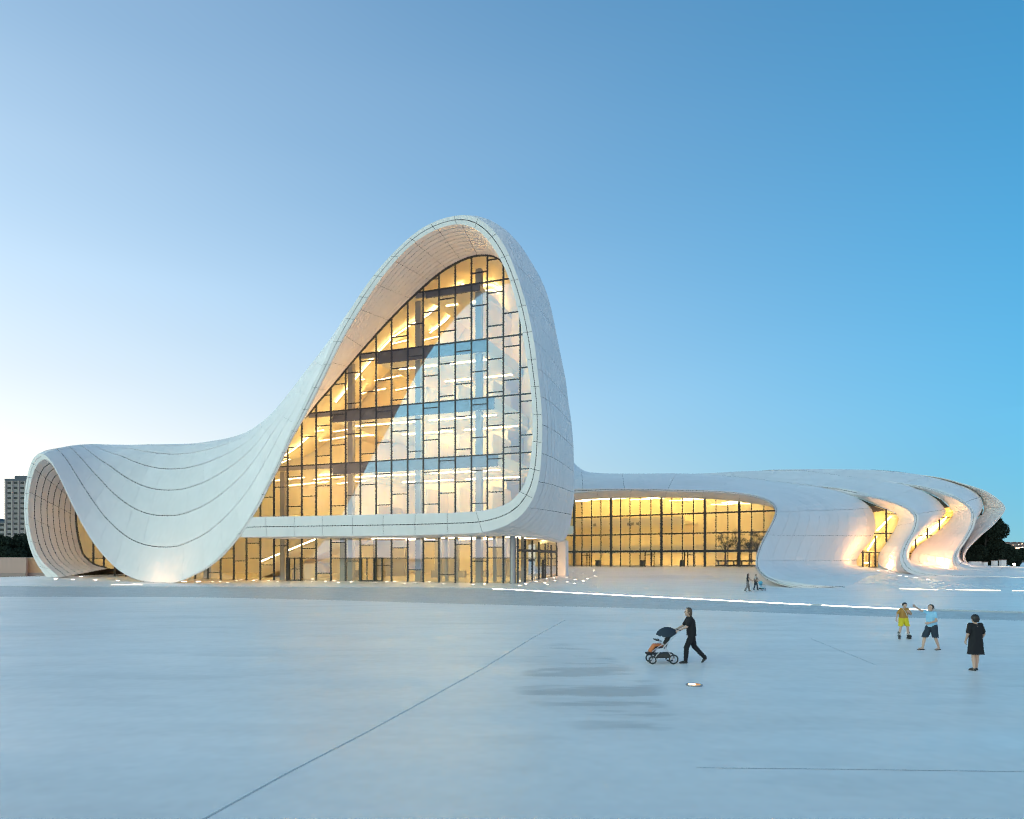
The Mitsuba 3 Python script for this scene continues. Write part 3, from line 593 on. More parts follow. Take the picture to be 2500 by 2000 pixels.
G3 = '2124,1148.2,153.2 2190,1153.4,152.3 2240,1160.6,151.3 2275,1166.4,150 2315,1174.5,148.5 2345,1183.5,147.5 2366,1193,147 2385,1205,146.5 2396,1218,146 2400,1231,146 2403,1244,146 2400,1252,146 2393,1260,146 2383,1271,146 2373,1291,146 2360,1313,146 2352,1336,145 2347,1353,144 2347,1365,143 2352,1374,141 2375,1382,139 2440,1385.3,138.2 2560,1387.4,138.1'
H3 = ' '.join(f'{a-9},{b+(1365-b)*0.09:.1f},{c+15}' for a, b, c in (map(float, q.split(',')) for q in R3.split()))
def sheet(R, I, Hh, Gg, name, step, vout, vin, bul, gr=(0.07, 0.10)):
    (r, i, h, g), _ = paired([P3(R), P3(I, ydist(R)), P3(Hh), P3(Gg)], 700, 5)
    L = np.r_[0, np.cumsum(np.linalg.norm(np.diff(r, axis=0), axis=1))]; L /= L[-1]
    r, i, h, g = (np.stack([np.interp(np.linspace(0, 1, 700), L, c[:, k]) for k in range(3)], 1) for c in (r, i, h, g))
    vv = np.linspace(0, 1, 25)
    b = None
    if bul is not None:
        A = r[:, None]*(1-vv)[None, :, None] + h[:, None]*vv[None, :, None]
        b = bul(A, vv)
    out = loft(r, h, None, 25, b)
    us = even(r, step)
    panels(out, us, vout, B0, name + '_cladding', 1, *gr, depth=0.06, du=0.8, dv=1.2)
    soff = loft(i, g, None, 13)
    panels(soff, even(i, step*0.8), vin, B0, name + '_soffit', -1, 0.03, 0.035, depth=0.05, du=0.7, dv=1.0, mu=1.0 if name == 'wing' else 0.66)
    kk = np.linspace(0, 1, 3)
    rim = Surf(np.stack([r, (r+i)/2, i], 1))
    panels(rim, even(r, step), np.array([0, .5, 1]), B0, name + '_rim', -1, 0.04, 0.09, depth=0.05, du=0.7)
    return r, i, h, g, out
def roof_bulge(amp, deep=None):
    deep = amp if deep is None else deep
    def f(A, vv):
        up = np.zeros_like(A)
        n = np.linspace(0, 1, len(A))
        k = np.interp(n, [0, .35, .5, .62, 1], [1, 1, .4, 0, 0])[:, None]
        up[..., 2] = amp*k*np.sin(np.pi*vv)[None]
        kk = np.interp(n, [0, .45, .6, .75, .9, 1], [0, 0, 1, 1, 0, 0])[:, None]
        up[..., 1] += 0.55*deep*kk*np.sin(np.pi*vv)[None]
        return up
    return f
wing = sheet(R0, I0, H0, G0, 'wing', 7.5, np.linspace(0, 1, 11), np.linspace(0, 1, 5), roof_bulge(1.2, 2.0), (0.06, 0.09))
fold1 = sheet(R1, I1, H1, G1, 'fold', 7.0, np.linspace(0, 1, 5), np.linspace(0, 1, 6), roof_bulge(0.12, 1.0))
fold2 = sheet(R2, I2, H2, G2, 'fold', 7.0, np.linspace(0, 1, 5), np.linspace(0, 1, 6), roof_bulge(0.12, 1.0))
fold3 = sheet(R3, I3, H3, G3, 'fold', 7.0, np.linspace(0, 1, 3), np.linspace(0, 1, 5), None)

# glazing between the wing's ground and its roof
UB, NB = np.array([2700, -1700.0]), np.array([1700, 2700.0]); UB /= np.linalg.norm(UB); NB /= np.linalg.norm(NB)
AB = at(1893, 1384, 112)[:2]; ABN = AB @ NB
def WB(s, t, z):
    s, t, z = np.broadcast_arrays(np.asarray(s, float), np.asarray(t, float), np.asarray(z, float))
    xy = AB + s[..., None]*UB + t[..., None]*NB
    return np.concatenate([xy, z[..., None]], -1)
def szb(px, py, t=0.0):
    dx = (px - CX)/F; Y = (ABN + t)/(dx*NB[0] + NB[1])
    return np.array([(np.array([dx*Y, Y]) - AB) @ UB, H - (py - HOR)/F*Y])
WG = B0 + '__wing_glazing'; NB3, UB3 = np.r_[NB, 0], np.r_[UB, 0]
topx = PchipInterpolator(*np.array([szb(x, y) for x, y in ((1300, 1231), (1380, 1222.5), (1398, 1221.5), (1489, 1216), (1610, 1215), (1721, 1217.5), (1806, 1224.5), (1865, 1232.5), (1893, 1238.5), (1902, 1245), (1906, 1262))]).T)
XM = [(1318, 0), (1338, 0), (1358, 0), (1379, 0), (1402, 1), (1421, 0), (1444, 0), (1467, 0), (1492, 1), (1515, 0), (1538, 0), (1563, 0), (1589, 0), (1615, 1), (1640, 0), (1666, 0), (1693, 0), (1721, 1), (1748, 0), (1777, 0), (1805, 1), (1835, 0), (1865, 0), (1896, 0)]
ZB = [4.55, 7.6, 10.97]
sm = [szb(x, HOR)[0] for x, _ in XM]
for (x, th), s in zip(XM, sm):
    zt = float(topx(s)) + 0.1
    put('mullion', beam(WB(s, 0, 1.6), WB(s, 0, zt), 0.30 if th else 0.11, 0.5 if th else 0.2, NB3), 'm_mullion', WG)
for a, b in zip(sm[:-1], sm[1:]):
    ztop = min(float(topx(a)), float(topx(b))) - 0.02
    for z, w_ in zip(ZB, (0.36, 0.22, 0.24)):
        if z < ztop - 0.2: put('transom', beam(WB(a+0.1, 0, z), WB(b-0.1, 0, z), w_, 0.2, NB3), 'm_mullion', WG)
    lv = [1.75] + [z for z in ZB if z < ztop-0.2]
    for z0, z1 in zip(lv, lv[1:] + [None]):
        p = [WB(a+.05, 0, z0+.05), WB(b-.05, 0, z0+.05), WB(b-.05, 0, (z1 or float(topx(b))) - .05), WB(a+.05, 0, (z1 or float(topx(a))) - .05)]
        put('pane', trimesh.Trimesh(p, [[0, 1, 2], [0, 2, 3]]), 'm_glass_low', WG)
for x0, x1 in ((1421, 1434), (1434, 1440), (1576, 1592), (1592, 1598), (1672, 1680), (1680, 1697)):
    a, b = szb(x0, HOR)[0], szb(x1, HOR)[0]
    put('door', cat([beam(WB(a, -0.2, 1.8), WB(a, -0.2, 4.4), 0.16, 0.12, NB3), beam(WB(b, -0.2, 1.8), WB(b, -0.2, 4.4), 0.12, 0.12, NB3), beam(WB(a, -0.2, 3.9), WB(b, -0.2, 3.9), 0.12, 0.12, NB3)]), 'm_black', WG)
for x0, x1 in ((1449, 1458), (1559, 1567), (1656, 1665)):
    a, b = szb(x0, HOR)[0], szb(x1, HOR)[0]
    m = box(a, b, 0.8, 1.6, 1.75, 3.0)
    put('display_case', trimesh.Trimesh(WB(m.vertices[:, 0], m.vertices[:, 1], m.vertices[:, 2]), m.faces), 'm_black', B0)
def bbox(s0, s1, t0, t1, z0, z1, name, bsdf, **k):
    m = box(s0, s1, t0, t1, z0, z1)
    return put(name, trimesh.Trimesh(WB(m.vertices[:, 0], m.vertices[:, 1], m.vertices[:, 2]), m.faces), bsdf, B0, **k)
s0, s1 = sm[0] - 1, szb(1906, HOR)[0] + 1.0
ss = np.linspace(s0, szb(1905, HOR)[0], 30)
ceil = np.stack([np.stack([WB(s, t, float(topx(s)) + 0.12*t + 0.03) for t in (0.15, 8, 16)]) for s in ss])
put('wing_ceiling', grid_mesh(ceil), 'm_ceil', B0, smooth=True)
wq = np.linspace(s0, s1, 30)
wtop = [min(float(topx(min(s, szb(1905, HOR)[0]))) + 0.12*15.3, 15.8) for s in wq]
put('wing_wall', grid_mesh(np.stack([np.stack([WB(s, 15.2, 0.5), WB(s, 15.2, z)]) for s, z in zip(wq, wtop)])), 'm_cream', B0)
bbox(s0-0.3, s0, 0.3, 15.2, 0.5, 15, 'wing_wall', 'm_cream'); bbox(s1, s1+0.3, 0.3, 15.2, 0.5, 10.5, 'wing_wall', 'm_cream')
flo = np.stack([np.stack([WB(s, t, 1.97 + 0*s) for t in (0.3, 15.2)]) for s in (s0, s1)])
put('wing_floor', grid_mesh(flo), 'm_floor_in', B0)
sg0, sg1 = szb(1330, HOR)[0], szb(1640, HOR)[0]
bbox(sg0, sg1, 7.0, 15.2, 9.9, 10.3, 'gallery', 'm_ceil')
bbox(sg0, sg1, 6.75, 6.98, 9.4, 11.0, 'gallery_parapet', 'm_cream')
bbox(s0, s1, 9.0, 15.2, 4.5, 4.8, 'gallery', 'm_ceil'); bbox(s0, s1, 8.75, 8.98, 4.2, 5.8, 'gallery_parapet', 'm_cream')
def wing_light(a, b, t, z, L=8.0, wd=0.12): ceiling_light([WB(a, t, z), WB(b, t, z)], wd, L)
for t in (3.0, 9.5, 13.0):
    q = np.linspace(s0+3, s1-6, 6)
    for a, b in zip(q[:-1], q[1:]): wing_light(a+0.5, b-0.5, t, min(float(topx(a)), float(topx(b))) + 0.12*t - 0.25)
for a, b in ((s0+2, s0+14), (s0+17, s0+30), (s0+33, s1-3)): wing_light(a, b, 11.5, 4.42, 10)
wing_light(sg0+1, sg1-1, 10, 9.82, 10)
for x, z in ((1412, 8.9), (1497, 9.1), (1506, 9.1), (1520, 9.1)):
    s = szb(x, HOR)[0]; bbox(s, s+0.5, 6.5, 6.74, 9.6, 10.1, 'floodlight', 'm_pier')

# glazing in the folds' hollows
def hollow(poly, Y, vert, hor, name, back):
    pts = np.array([at(x, y, Y) for x, y in poly])
    g = sg.Polygon(pts[:, [0, 2]]).buffer(0)
    g = g if g.geom_type == 'Polygon' else max(g.geoms, key=lambda q: q.area)
    vv, ff = trimesh.creation.triangulate_polygon(g, engine='earcut')
    key = numbered(B0 + '__' + name)
    nrm = np.array([0, 1.0, 0])
    bars = []
    for x, y0, y1 in vert:
        bars.append(beam(at(x, y0, Y-0.05), at(x, y1, Y-0.05), 0.22, 0.2, nrm))
    for y, x0, x1 in hor: bars.append(beam(at(x0, y, Y-0.05), at(x1, y, Y-0.05), 0.16, 0.16, nrm))
    for m in bars: put('mullion', m, 'm_mullion', key)
    put('pane', trimesh.Trimesh(np.stack([vv[:, 0], np.full(len(vv), Y), vv[:, 1]], 1), ff), 'm_glass_low', key)
    # a lined niche behind the pane
    ring = np.array(g.exterior.coords)[:-1]
    c = ring.mean(0)
    nb = np.stack([np.c_[ring[:, 0], np.full(len(ring), Y+0.1), ring[:, 1]], np.c_[c[0] + (ring[:, 0]-c[0])*1.15 + 1.0, np.full(len(ring), Y+back), c[1] + (ring[:, 1]-c[1])*1.1]], 1)
    nb = np.concatenate([nb, nb[:1]])
    put('reveal', grid_mesh(nb), 'm_cream', key, smooth=40)
    v2, f2 = trimesh.creation.triangulate_polygon(sg.Polygon(nb[:-1, 1][:, [0, 2]]).buffer(0), engine='earcut')
    put('back_wall', trimesh.Trimesh(np.stack([v2[:, 0], np.full(len(v2), Y+back), v2[:, 1]], 1), f2), 'm_cream', key)
    return key
k1 = hollow([(2085, 1384), (2086, 1370), (2098, 1352), (2114, 1330), (2130, 1310), (2136, 1285), (2132, 1262), (2122, 1236), (2140, 1236), (2160, 1243), (2178, 1249), (2190, 1257), (2196, 1266), (2192, 1281), (2180, 1304), (2166, 1325), (2153, 1343), (2146, 1357), (2143, 1368), (2145, 1384)], 118.3,
            [(2163.5, 1243, 1324), (2137, 1308, 1384), (2106.5, 1344, 1384), (2122, 1350, 1384)], [(1349.5, 2100, 2148), (1302.5, 2135, 2179), (1255, 2164, 2189)], 'hollow_glazing', 6.0)
k2 = hollow([(2216, 1372), (2217, 1352), (2224, 1332), (2236, 1311), (2256, 1294), (2280, 1277), (2298, 1263), (2308, 1252), (2304, 1236), (2318, 1237), (2327, 1247), (2329, 1254), (2324, 1265), (2312, 1279), (2295, 1295), (2276, 1310), (2256, 1324), (2238, 1339), (2226, 1354), (2223, 1372)], 130.3,
            [(2293, 1262, 1295), (2263.5, 1284, 1315), (2235.5, 1306, 1341)], [(1264.5, 2293, 2323), (1308, 2234, 2276), (1352, 2214, 2227)], 'hollow_glazing', 5.0)
k3 = hollow([(2384, 1264), (2392, 1250), (2398, 1238), (2401, 1246), (2398, 1254), (2390, 1263)], 146.0, [(2395, 1240, 1258)], [], 'hollow_glazing', 3.0)
def niche_light(a, b, Y, L, key, wd=0.2):
    put('ceiling_light', beam(at(*a, Y), at(*b, Y), wd, 0.08, [0, 1, 0]), 'm_white', key, emitter={**lamp('', WARM, L), 'sampling_weight': 0.5})
for a, b in (((2146, 1350), (2186, 1272)), ((2141, 1296), (2174, 1262)), ((2110, 1374), (2136, 1374)), ((2118, 1344), (2140, 1310))): niche_light(a, b, 122.5, 7, k1)
for a, b in (((2232, 1325), (2312, 1262)), ((2226, 1330), (2296, 1278)), ((2222, 1352), (2232, 1334))): niche_light(a, b, 134, 7, k2)

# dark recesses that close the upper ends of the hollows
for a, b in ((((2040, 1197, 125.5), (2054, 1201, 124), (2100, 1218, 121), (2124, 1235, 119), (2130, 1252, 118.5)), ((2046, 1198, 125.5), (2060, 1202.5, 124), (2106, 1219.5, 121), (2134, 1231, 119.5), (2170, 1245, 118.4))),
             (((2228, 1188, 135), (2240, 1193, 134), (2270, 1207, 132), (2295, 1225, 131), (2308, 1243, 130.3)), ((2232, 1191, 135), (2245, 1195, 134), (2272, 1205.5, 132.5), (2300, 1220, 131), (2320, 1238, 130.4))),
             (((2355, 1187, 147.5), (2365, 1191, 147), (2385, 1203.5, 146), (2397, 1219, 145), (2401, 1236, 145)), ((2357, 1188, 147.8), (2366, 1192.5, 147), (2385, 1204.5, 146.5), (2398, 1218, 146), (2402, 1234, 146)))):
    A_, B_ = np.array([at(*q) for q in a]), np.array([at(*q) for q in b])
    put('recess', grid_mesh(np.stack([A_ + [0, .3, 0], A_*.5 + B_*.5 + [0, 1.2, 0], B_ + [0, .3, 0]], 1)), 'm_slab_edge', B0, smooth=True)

# ------------------------------------------------------------------ lamps set into the ground
GLOW = (1.0, 0.86, 0.66)
def uplight(p, r, L, label, group=None, beam_=None):
    key = thing('ground_lamp', label, 'ground lamp', group)
    lens = trimesh.creation.cylinder(radius=r, height=0.03, sections=16); lens.apply_translation([p[0], p[1], p[2] + 0.035])
    body = trimesh.creation.annulus(r_min=r*1.02, r_max=r*1.3, height=0.05, sections=16); body.apply_translation([p[0], p[1], p[2] + 0.025])
    put('lens', lens, 'm_white', key, emitter={**lamp('', GLOW, L), 'sampling_weight': 0.02})
    put('housing', body, 'm_steel', key)
    if beam_:
        to, power, ang = beam_
        scene[f'{key}_beam'] = {'type': 'spot', 'sampling_weight': 3.0, 'intensity': rgb(*(power*c for c in (1.0, 0.56, 0.24))), 'cutoff_angle': ang, 'beam_width': ang*0.35,
                                'to_world': T().look_at(origin=[p[0], p[1], p[2] + 0.12], target=list(map(float, to)), up=[0.02, 0.03, 1])}
def zoomed(txt, x0, y0, sc): return [(x0 + float(a)/sc, y0 + float(b)/sc) for a, b in (q.split(',') for q in txt.split())]
dots = zoomed('915,1185 910,1240 990,1218 1125,1187 1080,1155 1240,1207 1280,1232 1265,1157 1375,1175 1285,1110 1325,1052 1100,1045 1105,1075 985,1140 1455,1110 1420,1080 1465,1035 1525,998 1295,995 1630,1010 1610,1055 1745,1080 1870,1000 1885,1048 1903,1113 1800,1150 1745,1185 1640,1165 1635,1212 1540,1192 1530,1133 295,1237 450,1222', 1100, 1200, 5.39)
for i, (x, y) in enumerate(dots):
    uplight(on(x, y), 0.17, 7.0, 'small bright lamp in the terrace floor near the tip of the tall arch', 'lamps in the floor beside the arch tip')
dots = zoomed('335,1195 515,1185 680,1208 850,1193 1165,1210 1315,1195 1420,1190 1550,1220 1695,1210 2060,1222 1875,1195', 700, 1200, 5.39) + zoomed('640,1197 740,1185 840,1200 960,1175 1180,1183 1380,1176 1495,1190', 400, 1200, 5.39)
for x, y in dots: uplight(on(x, y), 0.17, 7.0, 'small bright lamp in the terrace floor in front of the ground-floor glass', 'lamps in front of the ground-floor glass')
for x, y in zoomed('240,1150 335,1158 180,1160 620,1172 ', 700, 1200, 5.39): uplight(on(x, y), 0.2, 9.0, 'brighter lamp in the floor beside the left entrance door', 'lamps by the left entrance door')
for x, y in zoomed('265,1187 450,1192', 400, 1200, 5.39): uplight(on(x, y), 0.3, 14.0, 'large glowing lamp on the terrace just right of the point where the shell touches down', 'lamps by the shell foot')
for x, y in zoomed('670,1550 880,1557 1150,1562 1415,1565', 0, 1100, 4.93): uplight(on(x, y), 0.22, 9.0, 'lamp in the row before the mouth of the small arch', 'lamps before the small arch')
right = zoomed('70,1655 215,1675 385,1702 680,1568 830,1572 875,1522 1000,1590 1110,1525 1200,1612 1345,1535 1635,1552', 2200, 1120, 5.75) + zoomed('1425,1640', 1950, 1120, 5.75)
for x, y in right: uplight(on(x, y), 0.24, 9.0, 'lamp in the pale floor at the foot of the wing folds', 'lamps at the foot of the folds')
p = ground_pt(1695, 1674, 0)
key = thing('ground_lamp', 'lone round floor lamp glowing orange on the open plaza', 'ground lamp')
m = trimesh.creation.cylinder(radius=0.165, height=0.02, sections=40); m.apply_translation([p[0], p[1], 0.022])
put('lens', m, 'm_amber', key, emitter={**lamp('', (1.0, 0.42, 0.07), 0.16), 'sampling_weight': 0.05})
m = trimesh.creation.annulus(r_min=0.168, r_max=0.21, height=0.03, sections=40); m.apply_translation([p[0], p[1], 0.017]); put('housing', m, 'm_steel', key, smooth=30)
m = trimesh.creation.cylinder(radius=0.085, height=0.012, sections=24); m.apply_translation([p[0]-0.06, p[1]-0.02, 0.04])
put('bulb', m, 'm_white', key, emitter={**lamp('', (1.0, 0.85, 0.6), 1.6), 'sampling_weight': 0.05})
# floodlights that graze the shell: each stands where the picture shows its pool of light
def flood(p, to, power, ang, label, L=20.0, r=0.25):
    uplight(p, r, L, label, None, (to, power, ang))
pv = W(*Ro[int(t_valley*1399)][:1], -3.6, 0)
pv = np.array([pv[0], pv[1], float(gz(pv[0], pv[1]))])
flood(pv, W(sx(395, 0), 1.5, 4.5), 15, 80, 'floodlight in the floor before the foot of the valley', 6.0, 0.12)
for x, y, Y, tx_, ty_, tY, pw, lab in ((2168, 1391, 111.3, 2174, 1345, 113, 12, 'floodlight under the first fold, in its bright pool'), (2142, 1396.5, 110, 2196, 1300, 112, 62, 'floodlight in the floor facing the first fold'),
                              (2128, 1394.5, 111.2, 2085, 1320, 113, 42, 'floodlight washing the concave wall left of the first fold'), (2250, 1381, 124.5, 2268, 1335, 127, 16, 'floodlight under the second fold, left end'),
                              (2298, 1386.8, 121.6, 2312, 1335, 124, 16, 'floodlight under the second fold, right end'), (2262, 1390, 119, 2318, 1300, 125, 90, 'floodlight in the floor facing the second fold'), (2372, 1384.5, 130, 2405, 1300, 141, 60, 'floodlight under the last fold')):
    q = at(x, y, Y) + [0, 0, 0.2]
    flood(q, at(tx_, ty_, tY), pw, 75, lab, 6.0, 0.13)
# lamps inside the arch mouth light the soffit
for px_ in (480, 640, 820, 1000):
    s_ = sx(px_, 4.0); q = W(s_, 5.2, 0); q[2] = gz(q[0], q[1])
for px_ in (690, 800, 910, 1020, 1130):
    s_ = sx(px_, 4.0); q = W(s_, 4.2, 7.5)
    key = thing('ledge_lamp', 'lamp on the white ledge lighting the soffit of the great arch', 'lamp', 'lamps on the ledge')
    put('body', fbox(s_-0.15, s_+0.15, 4.05, 4.35, float(zy(1252, px_, 0))-0.3, float(zy(1252, px_, 0))+0.02), 'm_steel', key)
    scene[f'{key}_beam'] = {'type': 'spot', 'sampling_weight': 3.0, 'intensity': rgb(*(50*c for c in (1.0, 0.64, 0.34))), 'cutoff_angle': 75, 'beam_width': 30,
                            'to_world': T().look_at(origin=[q[0], q[1], float(zy(1252, px_, 0)) + 0.25], target=list(map(float, W(s_-3.0, 4.0, 40))), up=[0.1, 1, 0])}
flood(on(1352, 1411.5), W(S_R + .5, T2, 3.5), 9, 60, 'added floor lamp washing the pier under the arch tip', 6.0, 0.15)  # added lamp, put in to give the pier its warm light
s_ = sx(190, 4); q = W(s_, 4.5, 0); q[2] = gz(q[0], q[1])
flood(q, q + np.array([-3, 0, 14.0]), 45, 80, 'floodlight inside the small arch')
# kerb light strips at the wing's foot
def kerb_strip(x0, y0, x1, y1, label, L, group=None, hg=0.04):
    a, b = on(x0, y0), on(x1, y1)
    light_strip(a, b, 4, label, (1.0, 0.72, 0.42), L, 0.10, hg, 0.02, group)
for a in ((2196, 1438.6, 2256, 1440), (2260, 1440.1, 2291, 1440.6), (2311, 1440.9, 2325, 1441.1), (2332, 1441.2, 2443, 1442.7), (2472, 1443.2, 2540, 1444)):
    kerb_strip(*a, 'dim amber light strip in the broken row behind the three people on the right', 0.9, 'amber strips behind the three people', 0.05)
kerb_strip(2290, 1406.9, 2540, 1411.2, 'pale light line on the kerb that runs out from the first fold', 0.7)
kerb_strip(2356, 1391.8, 2540, 1396.8, 'pale light line on the kerb that runs out from the second fold', 0.7)
kerb_strip(2390, 1382.6, 2540, 1386.3, 'pale light line on the kerb that runs out from the last fold', 0.7)
kerb_strip(272, 1428.5, 348, 1429, 'short bright strip at the terrace edge before the shell foot', 0.9)
# dark totem
q0 = on(1325.3, 1413)
key = thing('totem_post', 'slim black upright post standing on the terrace near the arch tip', 'post')
m = m3.Manifold.batch_hull([m3.Manifold.cylinder(2.3, 0.03, circular_segments=10).translate([x, y, 0]) for x in (-0.12, 0.12) for y in (-0.09, 0.09)]).to_mesh()
put('post', trimesh.Trimesh(m.vert_properties[:, :3] + q0, m.tri_verts), 'm_black', key, smooth=30)
b = box(-0.2, 0.2, -0.16, 0.16, -0.02, 0.03); b.apply_translation(q0); put('base_plate', b, 'm_steel', key)

# ------------------------------------------------------------------ people
SKIN = mat('m_skin', principled((0.52, 0.33, 0.25), 0.5, 0.4)); HAIR = mat('m_hair', principled((0.018, 0.014, 0.012), 0.45)); HAIRB = mat('m_hair_brown', principled((0.09, 0.055, 0.035), 0.5))
def cloth(c, k): return mat(k, {'type': 'bumpmap', 'arbitrary': mikit.proc(lambda p, n, uv: mikit.fbm(p.x*14, p.y*14, p.z*9, 3), 4e-3), 'scale': 0.010, 'bsdf': principled(c, 0.85, 0.3)})
C_BLACK = cloth((0.016, 0.016, 0.019), 'm_cloth_black'); C_NAVY = cloth((0.028, 0.040, 0.058), 'm_cloth_navy'); C_YEL = cloth((0.62, 0.50, 0.03), 'm_cloth_yellow'); C_OCH = cloth((0.40, 0.20, 0.05), 'm_cloth_ochre')
C_BLUE = cloth((0.27, 0.50, 0.68), 'm_cloth_blue'); C_GREY = cloth((0.20, 0.17, 0.16), 'm_cloth_grey'); C_WHITE = cloth((0.6, 0.58, 0.56), 'm_cloth_white'); C_BROWN = cloth((0.16, 0.10, 0.08), 'm_cloth_brown'); C_SKY = cloth((0.10, 0.38, 0.55), 'm_cloth_sky')
mat('m_eye', principled((0.02, 0.015, 0.012), 0.2)); mat('m_lip', principled((0.40, 0.17, 0.15), 0.5)); mat('m_orange', principled((0.5, 0.13, 0.03), 0.6))
def V(*a): return np.array(a, float)
def ball(p, r, n=14): return m3.Manifold.sphere(r, n).translate(list(map(float, p)))
def bone(p, q, r0, r1, n=14): return m3.Manifold.batch_hull([ball(p, r0, n), ball(q, r1, n)])
def chain(pts, rs, n=14): return [bone(a, b, ra, rb, n) for a, b, ra, rb in zip(pts[:-1], pts[1:], rs[:-1], rs[1:])]
def melt(ms, L=0.02, it=8):
    m = m3.Manifold.batch_boolean(ms, m3.OpType.Add).refine_to_length(L).to_mesh()
    t = trimesh.Trimesh(m.vert_properties[:, :3], m.tri_verts)
    trimesh.smoothing.filter_taubin(t, 0.5, 0.53, it)
    return t
def frame_of(d, up):
    d = d/np.linalg.norm(d); s = np.cross(d, up); s /= np.linalg.norm(s); return d, s, np.cross(s, d)
def hand(w, d, palm, side, curl=0.35):
    """Palm and five fingers from the wrist w along d; palm = the way the palm faces; side = +1 when the thumb lies along d x palm."""
    d, s, n = frame_of(V(*d), V(*palm))
    s = s*side
    out = [m3.Manifold.batch_hull([ball(w + s*a + d*b, 0.013, 8) for a, b in ((-0.02, 0), (0.02, 0), (-0.035, .085), (0.035, .085))])]
    for k, (o, l) in enumerate(((-.032, .062), (-.011, .076), (.011, .082), (.032, .074))):
        p0 = w + d*.083 + s*o; p1 = p0 + (d*math.cos(curl) + n*math.sin(curl))*l*.5; p2 = p1 + (d*math.cos(curl*2.4) + n*math.sin(curl*2.4))*l*.5
        out += chain([p0, p1, p2], [.0098, .009, .008], 8)
    t0 = w + d*.028 + s*.03; t1 = t0 + d*.028 + s*.026 + n*.012; t2 = t1 + d*.032 + s*.006 + n*.014
    return out + chain([t0, t1, t2], [.0125, .011, .009], 8)
def person(label, p, yaw, scale, J, outfit, hair, shoes, female=False, head_tilt=(0, 0)):
    """J: joints in metres for a 1.70 m figure, x to its right, y ahead, z up."""
    key = thing('person', label, 'person')
    R = trimesh.transformations.euler_matrix(0, 0, yaw)[:3, :3]
    def place(m):
        m = m.copy(); m.vertices = (m.vertices*scale) @ R.T + p; return m
    g = lambda n: V(*J[n])
    pel, che, nk = g('pelvis'), g('chest'), g('neck')
    sw = 0.155 if female else 0.17
    ax = g('across') if 'across' in J else V(1, 0, 0)
    hd = g('head')
    body = [bone(pel + ax*.06, pel - ax*.06, .105, .105), bone(pel, che, .115, .125)]
    body += [bone(che + ax*.05, che - ax*.05, .115, .115), bone(che + V(0, 0, .04), nk, .09, .052), bone(nk, hd + V(0, 0, -.06), .050, .055)]
    for i, sd in ((0, -1), (1, 1)):
        n = 'LR'[i]
        sh, el, wr = g(n + 'sh'), g(n + 'el'), g(n + 'wr')
        body += [bone(che + V(0, 0, .05), sh, .085, .055)] + chain([sh, el, wr], [.052, .040, .027])
        hp, kn, an, to = g(n + 'hip'), g(n + 'kn'), g(n + 'an'), g(n + 'toe')
        body += chain([hp, kn], [.088, .056]) + chain([kn, kn*.6 + an*.4, an], [.053, .056, .036]) + chain([an + V(0, 0, -.02), to], [.040, .026])
        hdn = J.get(n + 'hand', (0, 0.05, -1)); pm = J.get(n + 'palm', (-sd, 0, 0.01))
        body += hand(wr, hdn, pm, J.get(n + 'thumb', sd), J.get(n + 'curl', .35))
    # head: skull, jaw, nose, ears, brow
    hf = J.get('face', (0, 1, 0)); f, s, u = frame_of(V(*hf), V(0, 0, 1)); 
    body += [ball(hd + u*.025 - f*.012, .098, 20), m3.Manifold.batch_hull([ball(hd + f*.02, .078, 16), ball(hd - u*.095 + f*.055, .035, 12), ball(hd - u*.05 + f*.02 + s*.035, .04, 10), ball(hd - u*.05 + f*.02 - s*.035, .04, 10)]),
             m3.Manifold.batch_hull([ball(hd + f*.092 + u*.012, .010, 8), ball(hd + f*.110 - u*.022, .013, 8)])]
    for sd in (-1, 1): body += [bone(hd + s*sd*.088 - u*.005 - f*.01, hd + s*sd*.090 - u*.035 - f*.012, .019, .013, 8)]
    put('body', place(melt(body, 0.016, 6)), SKIN, key, smooth=True)
    for sd in (-1, 1):
        e = trimesh.creation.icosphere(2, .0100); e.apply_translation(hd + f*.083 + s*sd*.034 + u*.012); put('eye', place(e), 'm_eye', key, smooth=True)
    l = trimesh.creation.icosphere(2, 1.0); l.vertices = l.vertices*V(.024, .008, .008); 
    l.vertices = l.vertices[:, :1]*s + l.vertices[:, 1:2]*f + l.vertices[:, 2:]*u + hd + f*.088 - u*.055; put('mouth', place(l), 'm_lip', key, smooth=True)
    # hair
    hs = [m3.Manifold.sphere(.109, 24).translate(list(hd + u*.035 - f*.020))]
    cutb = m3.Manifold.cube([.4, .16, .3], True)
    M = np.eye(3, 4); M[:, 0], M[:, 1], M[:, 2], M[:, 3] = s, f, u, hd + f*.115 - u*.045
    h0 = hs[0] - cutb.transform(M)
    hm = [h0]
    if hair[1] > 0:
        hm += [m3.Manifold.batch_hull([ball(hd - f*.055 + s*a, .066, 12) for a in (-.045, .045)] + [ball(hd - f*.075 - u*hair[1] + s*a, .030, 10) for a in (-.05, .05)])]
    put('hair', place(melt(hm, .014, 4)), hair[0], key, smooth=True)
    for nm, ms, b in outfit(g, ax):
        ms = ms.copy(); q_ = ms.vertices.copy()
        import meshkit
        k_ = meshkit.fbm(q_*[11, 11, 4.5] + 3.1*len(labels), 3, 2) - .5
        ms.vertices = q_ + ms.vertex_normals*(k_*.030)[:, None]
        put(nm, place(ms), b, key, smooth=True)
    for nm, ms, b in shoes(g): put(nm, place(ms), b, key, smooth=30)
    return key
def limb_cloth(g, n, names, rs, end=None):
    pts = [g(n + x) for x in names]
    if end is not None: pts[-1] = pts[-2]*(1-end) + pts[-1]*end
    return chain(pts, rs)
